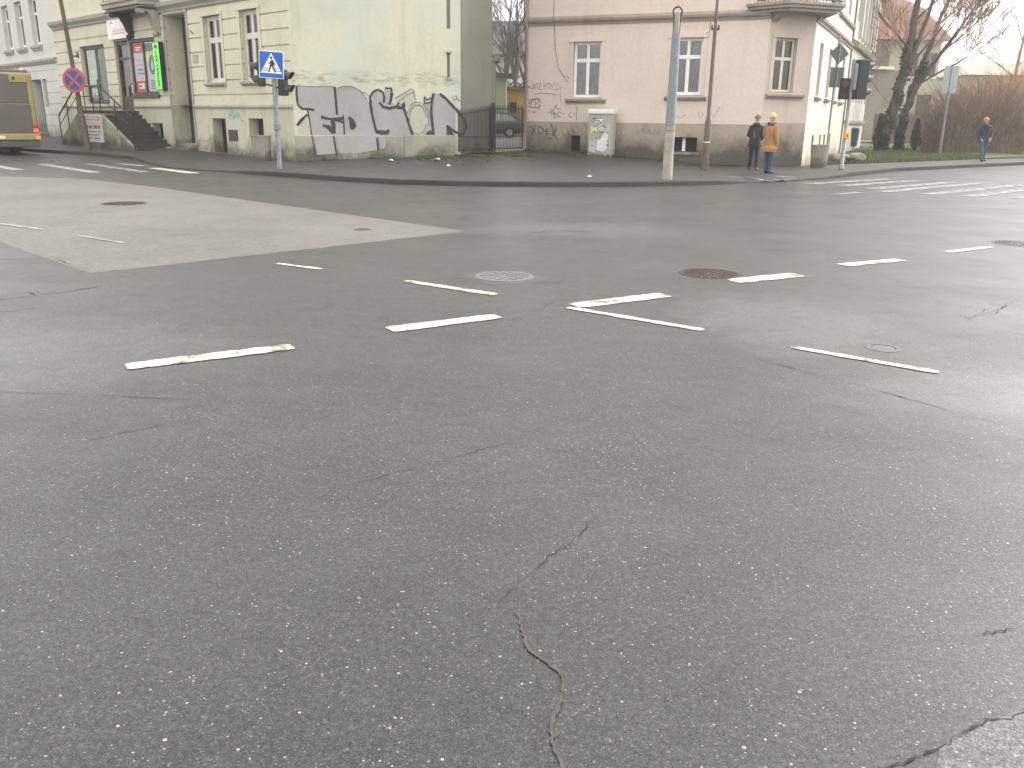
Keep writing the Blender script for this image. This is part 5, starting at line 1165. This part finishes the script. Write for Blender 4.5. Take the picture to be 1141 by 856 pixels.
# ------------------------------------------------------------------ trees, shrubs, bushes
def branch(mb, tw, p, d, r, L_, depth, R, spread=.55, up=.25, thin=.012, nb=(3, 5), taper=.62):
    n = 5; pts = [p]; rr = [r]; dd = d.copy()
    for i in range(n):
        dd = (dd + Vector((R.uniform(-1, 1), R.uniform(-1, 1), R.uniform(-.6, 1) * up)) * .13).normalized(); pts.append(pts[-1] + dd * (L_ / n)); rr.append(max(thin * .6, r * (1 - (1 - taper) * (i + 1) / n)))
    (mb if r > .05 else tw).tube(pts, rr, 7 if r > .08 else (5 if r > .03 else 3), caps=False)
    if depth == 0: return
    for k_ in range(R.randint(*nb)):
        i = R.randint(2, n); t = Vector((R.uniform(-1, 1), R.uniform(-1, 1), R.uniform(-.3, 1))).normalized()
        nd = (dd + t * spread * R.uniform(.7, 1.5) + Vector((0, 0, up * .5))).normalized()
        branch(mb, tw, pts[i], nd, max(thin, rr[i] * R.uniform(.42, .72)), L_ * R.uniform(.55, .85), depth - 1, R, spread, up, thin, nb, taper)

def tree(x, y, z, trunks, label, bark, twig, seed, depth=4, group=None, spread=.55, ivy=None, thin=.017, nb=(3, 5), up=.25):
    R = random.Random(seed); root = empty('tree', (x, y, z), label, 'tree', group); t = MB(); c = MB()
    for pts, r0, r1, limbs in trunks:
        P_ = [Vector(p_) for p_ in pts]; fine = []
        for a, b in zip(P_[:-1], P_[1:]):
            for i in range(4): fine.append(a.lerp(b, i / 4) + Vector((R.uniform(-1, 1), R.uniform(-1, 1), 0)) * r0 * .16)
        fine.append(P_[-1]); N = len(fine)
        t.tube(fine, [(r0 * 1.35 if i == 0 else r0) + (r1 - r0) * i / (N - 1) for i in range(N)], 10, caps=False)
        for (f_, dx, dz, ll, rr) in limbs:
            i = min(N - 1, int(f_ * (N - 1))); branch(t, c, fine[i], Vector((dx, R.uniform(-.4, .4), dz)).normalized(), rr, ll, depth - 1, R, spread, up, thin, nb)
        branch(t, c, fine[-1], (fine[-1] - fine[-2]).normalized(), r1, (P_[-1] - P_[0]).length * .32, depth, R, spread, up, thin, nb)
    t.build('trunk', bark, root, smooth=True); c.build('crown', twig, root)
    if ivy:
        v = MB()
        for pts, r0, n_i, f in ivy:
            P_ = [Vector(p_) for p_ in pts]
            for q_ in range(n_i):
                u = R.random() ** 1.25 * (len(P_) - 1); i = min(int(u), len(P_) - 2); p_ = P_[i].lerp(P_[i + 1], u - i); a = R.uniform(0, 6.28)
                rr = r0 * (1 - f * u / (len(P_) - 1)) * R.uniform(.7, 1.35) * (1 + .25 * math.sin(u * 9 + a)); s_ = R.uniform(.05, .12)
                c_ = p_ + Vector((math.cos(a) * rr, math.sin(a) * rr, R.uniform(-.15, .15))); e1_ = Vector((R.uniform(-1, 1), R.uniform(-1, 1), R.uniform(-1, 1))).normalized() * s_; e2_ = Vector((R.uniform(-1, 1), R.uniform(-1, 1), R.uniform(-1, 1))).normalized() * s_
                v.add([c_ - e1_, c_ + e2_, c_ + e1_, c_ - e2_], [(0, 1, 2, 3)])
        v.build('ivy', IVY, root)
    return root
# two ivy clad trees on the lawn
tree(20.6, 50.5, .15, [([(20.4, 50.5, 0), (20.75, 50.5, 1.6), (21.1, 50.5, 3.6), (21.4, 50.6, 6.2), (21.5, 50.6, 9.0)], .30, .15, [(.6, .5, .8, 3.2, .07), (.72, -.6, .7, 2.6, .06), (.85, .6, .8, 2.6, .06), (.95, -.5, .9, 2.6, .06)]),
                        ([(21.2, 50.5, 4.2), (21.7, 50.4, 5.8), (22.3, 50.4, 8.4)], .14, .09, [(.5, .7, .8, 2.4, .05), (.8, .3, .8, 2.4, .05)])],
     'leaning ivy covered tree rising past the roof beside the white terrace', BARK, TWIG, 5, 4, 'ivy trees on the lawn', nb=(4, 6),
     ivy=[([(20.4, 50.5, .2), (20.75, 50.5, 1.6), (21.1, 50.5, 3.6), (21.4, 50.6, 6.0)], .25, 2600, .2)])
tree(22.4, 52.5, .15, [([(22.3, 52.5, 0), (22.35, 52.5, 1.8), (22.7, 52.5, 3.6), (23.2, 52.5, 5.4), (23.7, 52.6, 7.4)], .24, .10, [(.55, .7, .6, 3.0, .06), (.75, .6, .7, 2.6, .05), (.6, -.5, .8, 2.2, .05)]),
                        ([(22.7, 52.5, 3.4), (23.5, 52.4, 4.8), (24.6, 52.3, 6.6)], .16, .08, [(.6, .5, .8, 2.2, .05), (.8, .9, .5, 1.8, .04)])],
     'smaller forked ivy tree right of the leaning one', BARK, TWIG, 9, 4, 'ivy trees on the lawn', nb=(4, 6),
     ivy=[([(22.3, 52.5, .2), (22.35, 52.5, 1.8), (22.7, 52.5, 3.6), (23.1, 52.5, 5.0)], .20, 1700, .3)])
tree(31.5, 58, .1, [([(31.2, 58, 0), (31.3, 58, 3), (31.4, 58, 6.0), (31.6, 58, 8.6)], .16, .06, [(.55, -.8, .6, 2.4, .05), (.6, .8, .55, 2.8, .05), (.8, -.5, .9, 1.8, .04), (.75, .7, .7, 2.0, .04)])],
     'slender bare tree standing up out of the brown bushes', TWIG, TWIG, 15, 3, spread=.5)
tree(26.5, 66, .1, [([(26.8, 66, 0), (27.0, 66, 3.0), (27.6, 66, 5.4)], .14, .07, [(.6, -.7, .7, 2.6, .05), (.8, .8, .5, 2.6, .05)])], 'low bare tree with drooping twigs before the cream house', TWIG, TWIG, 21, 4, spread=.7)
# courtyard trees
for i, (x, y, r, sd, l) in enumerate(((-.75, 68.2, .17, 31, 'bare forked tree nearest the grey gable in the courtyard'), (-.05, 70.0, .19, 35, 'bare forked tree in the middle of the courtyard gap'), (.75, 71.5, .22, 38, 'bare tree close to the pink house corner in the courtyard'))):
    tree(x, y, .5, [([(x, y, .4), (x + .05, y, 3.0), (x - .05, y, 4.6)], r, r * .75, [(.9, .35, 1, 4.0, r * .55), (.95, -.4, 1, 4.2, r * .55), (.85, .8, .7, 3.0, r * .35), (.8, -.8, .7, 3.0, r * .35)]),
                    ([(x - .05, y, 4.4), (x + .1, y, 6.5), (x + .3 - .25 * i, y, 9.5)], r * .7, r * .35, [(.4, -.7, .8, 2.8, .05), (.6, .7, .8, 2.8, .05), (.8, -.5, .9, 2.4, .04)])],
         l, BARK, TWIGG, sd, 4, 'bare trees in the courtyard', spread=.55, thin=.014)
# conifers
def conifer(x, y, h, r, label, seed):
    R = random.Random(seed); root = empty('conifer_shrub', (x, y, .15), label, 'shrub', 'small dark conifers on the lawn'); t = MB(); t.tube([(x, y, .1), (x, y, h * .8)], [.05, .02], 6); t.build('trunk', BARK, root); c = MB()
    for q_ in range(2600):
        u = R.random() ** .8; rr = r * (1 - u) ** .55 * (u * 6 if u < .16 else 1) * R.uniform(.55, 1.1); a = R.uniform(0, 6.28); z = .3 + (h - .2) * u + R.uniform(-.05, .05); rr *= 1 + .2 * math.sin(a * 3 + z * 5)
        p_ = Vector((x + math.cos(a) * rr, y + math.sin(a) * rr, z)); s_ = R.uniform(.04, .08); o_ = Vector((math.cos(a) * .3 + R.uniform(-.4, .4), math.sin(a) * .3 + R.uniform(-.4, .4), 1)).normalized()
        w_ = Vector((R.uniform(-1, 1), R.uniform(-1, 1), 0)).normalized() * s_ * .5
        c.add([p_ - w_, p_ + w_, p_ + o_ * s_ * 2.4], [(0, 1, 2)])
    c.build('foliage', THUJA, root)
conifer(18.9, 47.1, 1.9, .25, 'dark conifer at the foot of the leaning ivy tree', 1)
conifer(20.6, 48.6, 1.6, .19, 'thin dark conifer in the middle of the three on the lawn', 2)
conifer(21.2, 47.9, 1.7, .25, 'plump dark conifer nearest the bushes', 3)
# big bare bushes
def bush(x, y, wx, wy, h, n, label, seed, mats, lean=0.0):
    R = random.Random(seed); root = empty('bare_bush', (x, y, .1), label, 'bush', 'bare brown bushes along the right pavement'); A_ = MB(); B2 = MB(); D2 = MB()
    for q_ in range(n):
        bx = x + R.uniform(-wx, wx) * .8; by = y + R.uniform(-wy, wy) * .7; hh = h * R.uniform(.5, 1.08) * (.88 + .14 * math.sin(bx * 2.3 + by)) * (1 - .35 * abs(bx - x) / wx * abs(bx - x) / wx)
        dx = R.gauss(0, .55) + lean + (bx - x) / wx * .35; dy = R.gauss(0, .5); p_ = Vector((bx, by, .1)); mb = R.choice((A_, A_, B2, D2)); pts = [p_]
        for i in range(1, 6):
            t = i / 5; pts.append(Vector((bx + dx * t * t * hh * .5 + R.uniform(-.06, .06), by + dy * t * t * hh * .5, .1 + hh * t * (1 - .12 * t) + R.uniform(-.05, .05))))
        r = R.uniform(.008, .022); mb.tube(pts, [r * (1 - .16 * i) for i in range(6)], 3, caps=False)
        for s_ in range(R.randint(3, 6)):
            i = R.randint(1, 4); d = Vector((R.uniform(-1, 1), R.uniform(-1, 1), R.uniform(.1, 1.1))).normalized(); l_ = R.uniform(.3, 1.0)
            R.choice((A_, B2, mb)).tube([pts[i], pts[i] + d * l_ * .5 + Vector((0, 0, .04)), pts[i] + d * l_ + Vector((R.uniform(-.1, .1), 0, .12))], [.007, .006, .004], 3, caps=False)
    A_.build('twigs', mats[0], root); B2.build('twigs', mats[1], root); D2.build('twigs', mats[2], root)
bush(24.8, 49.3, 2.6, 2.4, 4.7, 1500, 'dense dark bush at the left end of the brown bush row', 1, (TWIGD, TWIG, TWIGD))
bush(28.8, 51.5, 3.4, 2.6, 5.7, 2000, 'broad reddish bare bush behind the walking person', 2, (TWIG, TWIGR, TWIGD), -.1)
bush(34.0, 55.5, 4.0, 3.0, 6.6, 2000, 'tall reddish bare bush cut by the right edge of the view', 3, (TWIGR, TWIG, TWIGD), -.2)

# ------------------------------------------------------------------ people
def skin_body(J, E_, root, mat):
    """one continuous body: joints with radii, skinned and smoothed"""
    names = list(J); me = bpy.data.meshes.new('body')
    me.from_pydata([J[n_][0] for n_ in names], [(names.index(a), names.index(b)) for a, b in E_], [])
    o = bpy.data.objects.new('body', me); COL.objects.link(o)
    sk = o.modifiers.new('Skin', 'SKIN'); sk.use_smooth_shade = True
    for i, n_ in enumerate(names):
        sv = me.skin_vertices[0].data[i]; sv.radius = (J[n_][1], J[n_][1] * (.85 if n_ in ('chest', 'belly', 'pelvis') else 1)); sv.use_root = (n_ == 'pelvis')
    sd = o.modifiers.new('Sub', 'SUBSURF'); sd.levels = 2; sd.render_levels = 2
    dg = bpy.context.evaluated_depsgraph_get(); nm = bpy.data.meshes.new_from_object(o.evaluated_get(dg))
    bpy.data.objects.remove(o); bpy.data.meshes.remove(me)
    nm.materials.clear(); nm.materials.append(mat)
    b = bpy.data.objects.new('body', nm); COL.objects.link(b); b.parent = root
    return b

def person(x, y, z, rz, k, label, arms, legs, bend, coat, coatlen, fur, trous, shoe, hatm, hat, scarf=None, hood=False, bag=False, face=True, lean=0.0):
    """facing local -y; arms: (elbow, wrist) per side from the shoulder; legs: (foot x, foot y) per side"""
    root = empty('person', (x, y, z), label, 'person')
    bx = lambda t: -bend * t                          # upper body leans forward
    V_ = lambda a, b, c: Vector((a, b, c)) * k
    J = {'pelvis': (V_(0, 0, .94), .13 * k), 'belly': (V_(0, bx(.3), 1.12), .12 * k), 'chest': (V_(0, bx(.7), 1.30), .14 * k), 'neck0': (V_(0, bx(1), 1.45), .065 * k), 'neck': (V_(0, bx(1.15), 1.52), .055 * k),
         'jaw': (V_(0, bx(1.35) - .02, 1.585), .068 * k), 'head': (V_(0, bx(1.4) - .005, 1.66), .088 * k), 'crown': (V_(0, bx(1.4) + .01, 1.72), .07 * k)}
    E_ = [('pelvis', 'belly'), ('belly', 'chest'), ('chest', 'neck0'), ('neck0', 'neck'), ('neck', 'jaw'), ('jaw', 'head'), ('head', 'crown')]
    J['nose'] = (V_(0, bx(1.4) - .105, 1.635), .014 * k); E_.append(('head', 'nose'))
    pts = {}
    for s_, nm in ((-1, 'l'), (1, 'r')):
        el, wr = arms[0 if s_ < 0 else 1]; sh = V_(s_ * .175, bx(.95), 1.41); el = V_(*el); wr = V_(*wr); d = (wr - el).normalized()
        J['sh' + nm] = (sh, .062 * k); J['el' + nm] = (el, .042 * k); J['wr' + nm] = (wr, .028 * k); J['pa' + nm] = (wr + d * .07 * k, .032 * k)
        E_ += [('chest', 'sh' + nm), ('sh' + nm, 'el' + nm), ('el' + nm, 'wr' + nm), ('wr' + nm, 'pa' + nm)]
        side = d.cross(Vector((0, 0, 1))); side = (side if side.length > .1 else Vector((1, 0, 0))).normalized()
        for fi, (off, ln) in enumerate(((-.03, .065), (-.01, .08), (.01, .075), (.03, .058))):
            a = wr + d * .095 * k + side * off * k; b = a + (d * ln + Vector((0, 0, -.02))) * k
            J['fa%d' % fi + nm] = (a, .009 * k); J['fb%d' % fi + nm] = (b, .007 * k); E_ += [('pa' + nm, 'fa%d' % fi + nm), ('fa%d' % fi + nm, 'fb%d' % fi + nm)]
        J['th' + nm] = (wr + d * .07 * k + side * .055 * s_ * k, .009 * k); E_.append(('pa' + nm, 'th' + nm))
        fx, fy = legs[0 if s_ < 0 else 1]; hp = V_(s_ * .09, 0, .9); kn = V_(s_ * .095 + (fx - s_ * .1) * .45, fy * .5 - .04, .5); an = V_(fx, fy, .09); to = V_(fx + s_ * .02, fy - .17, .04)
        J['hp' + nm] = (hp, .088 * k); J['kn' + nm] = (kn, .055 * k); J['an' + nm] = (an, .038 * k); J['to' + nm] = (to, .03 * k)
        E_ += [('pelvis', 'hp' + nm), ('hp' + nm, 'kn' + nm), ('kn' + nm, 'an' + nm), ('an' + nm, 'to' + nm)]
        pts[nm] = (sh, el, wr, hp, kn, an, to)
    skin_body(J, E_, root, SKIN)
    def mk(name, fn, mat, par=root, smooth=True, bevel=0):
        m = MB(); fn(m); me_o = m
        off = root.location.copy(); root.location = (0, 0, 0); o = m.build(name, mat, par, smooth=smooth, bevel=bevel); root.location = off
        return o
    def coat_f(m):
        secs = [(coatlen, .225, .17, 0.0), (coatlen + .12, .215, .165, .0), (.97, .195, .15, .05), (1.12, .19, .15, .3), (1.28, .205, .16, .65), (1.38, .205, .14, .85), (1.44, .15, .11, 1.0), (1.49, .085, .085, 1.08)]
        m.rings([(0, bx(t) * k, zz * k, rx * k, ry * k) for zz, rx, ry, t in secs], 20)
        for nm in 'lr':
            sh, el, wr = pts[nm][:3]; m.tube([sh + (Vector((0, 0, 0)) - Vector((sh.x, 0, 0))) * .25, sh, sh.lerp(el, .5), el, el.lerp(wr, .5), wr], [.085 * k, .085 * k, .072 * k, .064 * k, .058 * k, .052 * k], 12)
    c = mk('coat', coat_f, coat)
    if fur:
        mk('hem_trim', lambda m: m.rings([(0, 0, (coatlen - .06) * k, .222 * k, .17 * k), (0, 0, (coatlen + .0) * k, .245 * k, .19 * k), (0, 0, (coatlen + .08) * k, .245 * k, .19 * k), (0, 0, (coatlen + .13) * k, .215 * k, .168 * k)], 20), fur, c)
    def tr_f(m):
        m.rings([(0, 0, .80 * k, .16 * k, .12 * k), (0, 0, .90 * k, .178 * k, .135 * k), (0, 0, 1.0 * k, .17 * k, .125 * k)], 16)
        for nm in 'lr':
            hp, kn, an = pts[nm][3:6]; m.tube([hp + Vector((0, 0, .05)) * k, hp.lerp(kn, .45), kn, kn.lerp(an, .5), an + Vector((0, 0, .0)) * k], [.102 * k, .09 * k, .072 * k, .066 * k, .06 * k], 12)
    mk('trousers', tr_f, trous)
    for nm in 'lr':
        an, to = pts[nm][5:7]
        mk('shoe', lambda m: (m.tube([an + Vector((0, .05, -.03)) * k, an + Vector((0, .0, -.035)) * k, to + Vector((0, .05, .012)) * k, to + Vector((0, -.02, .005)) * k, to + Vector((0, -.06, 0)) * k], [.035 * k, .055 * k, .05 * k, .042 * k, .02 * k], 10), m.tube([an + Vector((0, 0, -.03)) * k, an + Vector((0, 0, .06)) * k], [.052 * k, .05 * k], 10)), shoe)
    hc = V_(0, bx(1.4), 1.70)
    if hat == 'beanie':
        h = mk('hat', lambda m: m.rings([(hc.x, hc.y + .012 * k, hc.z - .005 * k, .102 * k, .108 * k), (hc.x, hc.y, hc.z + .04 * k, .108 * k, .115 * k), (hc.x, hc.y, hc.z + .08 * k, .092 * k, .098 * k), (hc.x, hc.y + .01, hc.z + .115 * k, .055 * k, .06 * k), (hc.x, hc.y + .01, hc.z + .127 * k, .01 * k, .01 * k)], 16), hatm)
    else:
        h = mk('hair', lambda m: m.rings([(hc.x, hc.y + .035 * k, hc.z - .13 * k, .072 * k, .06 * k), (hc.x, hc.y + .02 * k, hc.z - .05 * k, .097 * k, .095 * k), (hc.x, hc.y + .008 * k, hc.z + .03 * k, .098 * k, .108 * k), (hc.x, hc.y, hc.z + .075 * k, .075 * k, .08 * k), (hc.x, hc.y, hc.z + .095 * k, .02 * k, .02 * k)], 16), hatm)
    for s_ in (-1, 1):
        mk('ear', lambda m: m.ball((s_ * .092 * k, hc.y + .0, hc.z - .05 * k), .022 * k, 8, (.5, .8, 1.3)), SKIN)
        if face: mk('eye', lambda m: m.ball((s_ * .034 * k, hc.y - .083 * k, hc.z - .035 * k), .011 * k, 8), INKD)
    if face: mk('mouth', lambda m: m.tube([(-.024 * k, hc.y - .083 * k, hc.z - .113 * k), (0, hc.y - .09 * k, hc.z - .115 * k), (.024 * k, hc.y - .083 * k, hc.z - .113 * k)], .006 * k, 6), flat('lip', (.4, .16, .13), .6))
    if scarf:
        mk('scarf', lambda m: (m.tube([(.10 * k * math.cos(t), bx(1.1) * k + .10 * k * math.sin(t), (1.49 + .012 * math.sin(2 * t)) * k) for t in [q_ * 2 * math.pi / 16 for q_ in range(17)]], .048 * k, 10, caps=False), m.tube([(.05 * k, bx(1.1) * k - .12 * k, 1.5 * k), (.06 * k, bx(.9) * k - .17 * k, 1.34 * k), (.06 * k, bx(.8) * k - .17 * k, 1.2 * k)], [.045 * k, .05 * k, .045 * k], 8, flat=.5)), scarf)
    if hood:
        mk('hood', lambda m: m.rings([(0, bx(1.0) * k + .10 * k, 1.40 * k, .10 * k, .05 * k), (0, bx(1.05) * k + .08 * k, 1.48 * k, .14 * k, .09 * k), (0, bx(1.1) * k + .05 * k, 1.55 * k, .12 * k, .08 * k), (0, bx(1.1) * k + .04 * k, 1.57 * k, .08 * k, .05 * k)], 14), coat, c)
    if bag:
        mk('side_panel', lambda m: m.tube([(.03 * k, bx(.85) * k + .165 * k, 1.33 * k), (.01 * k, bx(.5) * k + .165 * k, 1.2 * k), (-.01 * k, bx(.3) * k + .16 * k, 1.05 * k)], [.02 * k, .035 * k, .03 * k], 8, flat=.5), bag, c)
    root.rotation_euler.z = rz; root.rotation_euler.y = lean
    return root
NAVY = flat('dark_navy_coat', (.016, .018, .026), .75, var=.3, scale=5); CAMEL = flat('camel_coat', (.34, .175, .065), .85, var=.2, scale=8); FURC = flat('orange_fur', (.40, .21, .07), .95, var=.4, scale=30)
JEANS = flat('blue_jeans', (.032, .055, .115), .85, var=.25, scale=7); JEANS2 = flat('faded_blue_jeans', (.085, .11, .17), .85, var=.25, scale=7); BTR = flat('black_green_trousers', (.020, .026, .024), .8, var=.2)
BRSH = flat('grey_brown_shoe', (.10, .075, .065), .7); DKSH = flat('dark_boot', (.028, .022, .024), .6); BEAN = flat('cream_yellow_beanie', (.68, .48, .22), .9, var=.12, scale=18); ORB = flat('orange_beanie', (.62, .25, .08), .9, var=.12, scale=18)
HAIRG = flat('grey_green_cap', (.16, .15, .09), .8, var=.2, scale=12); SCARF = flat('slate_scarf', (.06, .065, .09), .9, var=.3, scale=15); NAVY2 = flat('dark_blue_jacket', (.032, .037, .065), .8, var=.3, scale=6); REDP = flat('dull_red_cloth', (.16, .06, .055), .8)
DN = lambda s_: ((s_ * .24, .04, 1.15), (s_ * .23, -.05, .92))
person(7.93, 29.9, pavez(7.93, 29.9), rad(150), .97, 'person in dark jacket and dark trousers, seen from behind with head bowed', (((-.25, -.04, 1.16), (-.15, -.22, 1.02)), ((.25, -.05, 1.16), (.14, -.25, 1.05))), ((-.13, .06), (.13, -.06)), .10,
       NAVY, .78, None, BTR, BRSH, HAIRG, 'beanie', hood=True, bag=REDP, face=False)
person(7.92, 28.1, pavez(7.92, 28.1), rad(128), 1.0, 'person in camel coat with fur hem, cream beanie, dark scarf and blue jeans', (DN(-1), ((.25, -.03, 1.15), (.20, -.18, .96))), ((-.07, .02), (.08, -.03)), .03,
       CAMEL, .72, FURC, JEANS, DKSH, BEAN, 'beanie', scarf=SCARF)
person(20.55, 39.4, pavez(20.5, 39.4), rad(-8), 1.02, 'person in dark blue jacket, jeans and orange beanie walking before the bushes', (((-.27, .03, 1.16), (-.19, -.10, .97)), ((.27, .03, 1.16), (.19, -.10, .97))), ((-.12, -.10), (.02, .16)), .05,
       NAVY2, .80, None, JEANS2, DKSH, ORB, 'beanie', scarf=NAVY, lean=rad(-6))

# ------------------------------------------------------------------ damp winter air
hz = MB(); hz.box(-520, 520, -320, 720, -1.0, 18)
HZ = hz.build('haze', bpy.data.materials.new('damp_air')); tag(HZ, 'thin damp winter haze over the crossing', None, None, 'stuff')
hm = HZ.data.materials[0]; hm.use_nodes = True; nt = hm.node_tree
nt.nodes.remove(nt.nodes['Principled BSDF'])
pv = nt.nodes.new('ShaderNodeVolumePrincipled'); pv.inputs['Color'].default_value = (.97, .95, .94, 1); pv.inputs['Density'].default_value = .0011; pv.inputs['Anisotropy'].default_value = .35
nt.links.new(pv.outputs[0], nt.nodes['Material Output'].inputs['Volume'])
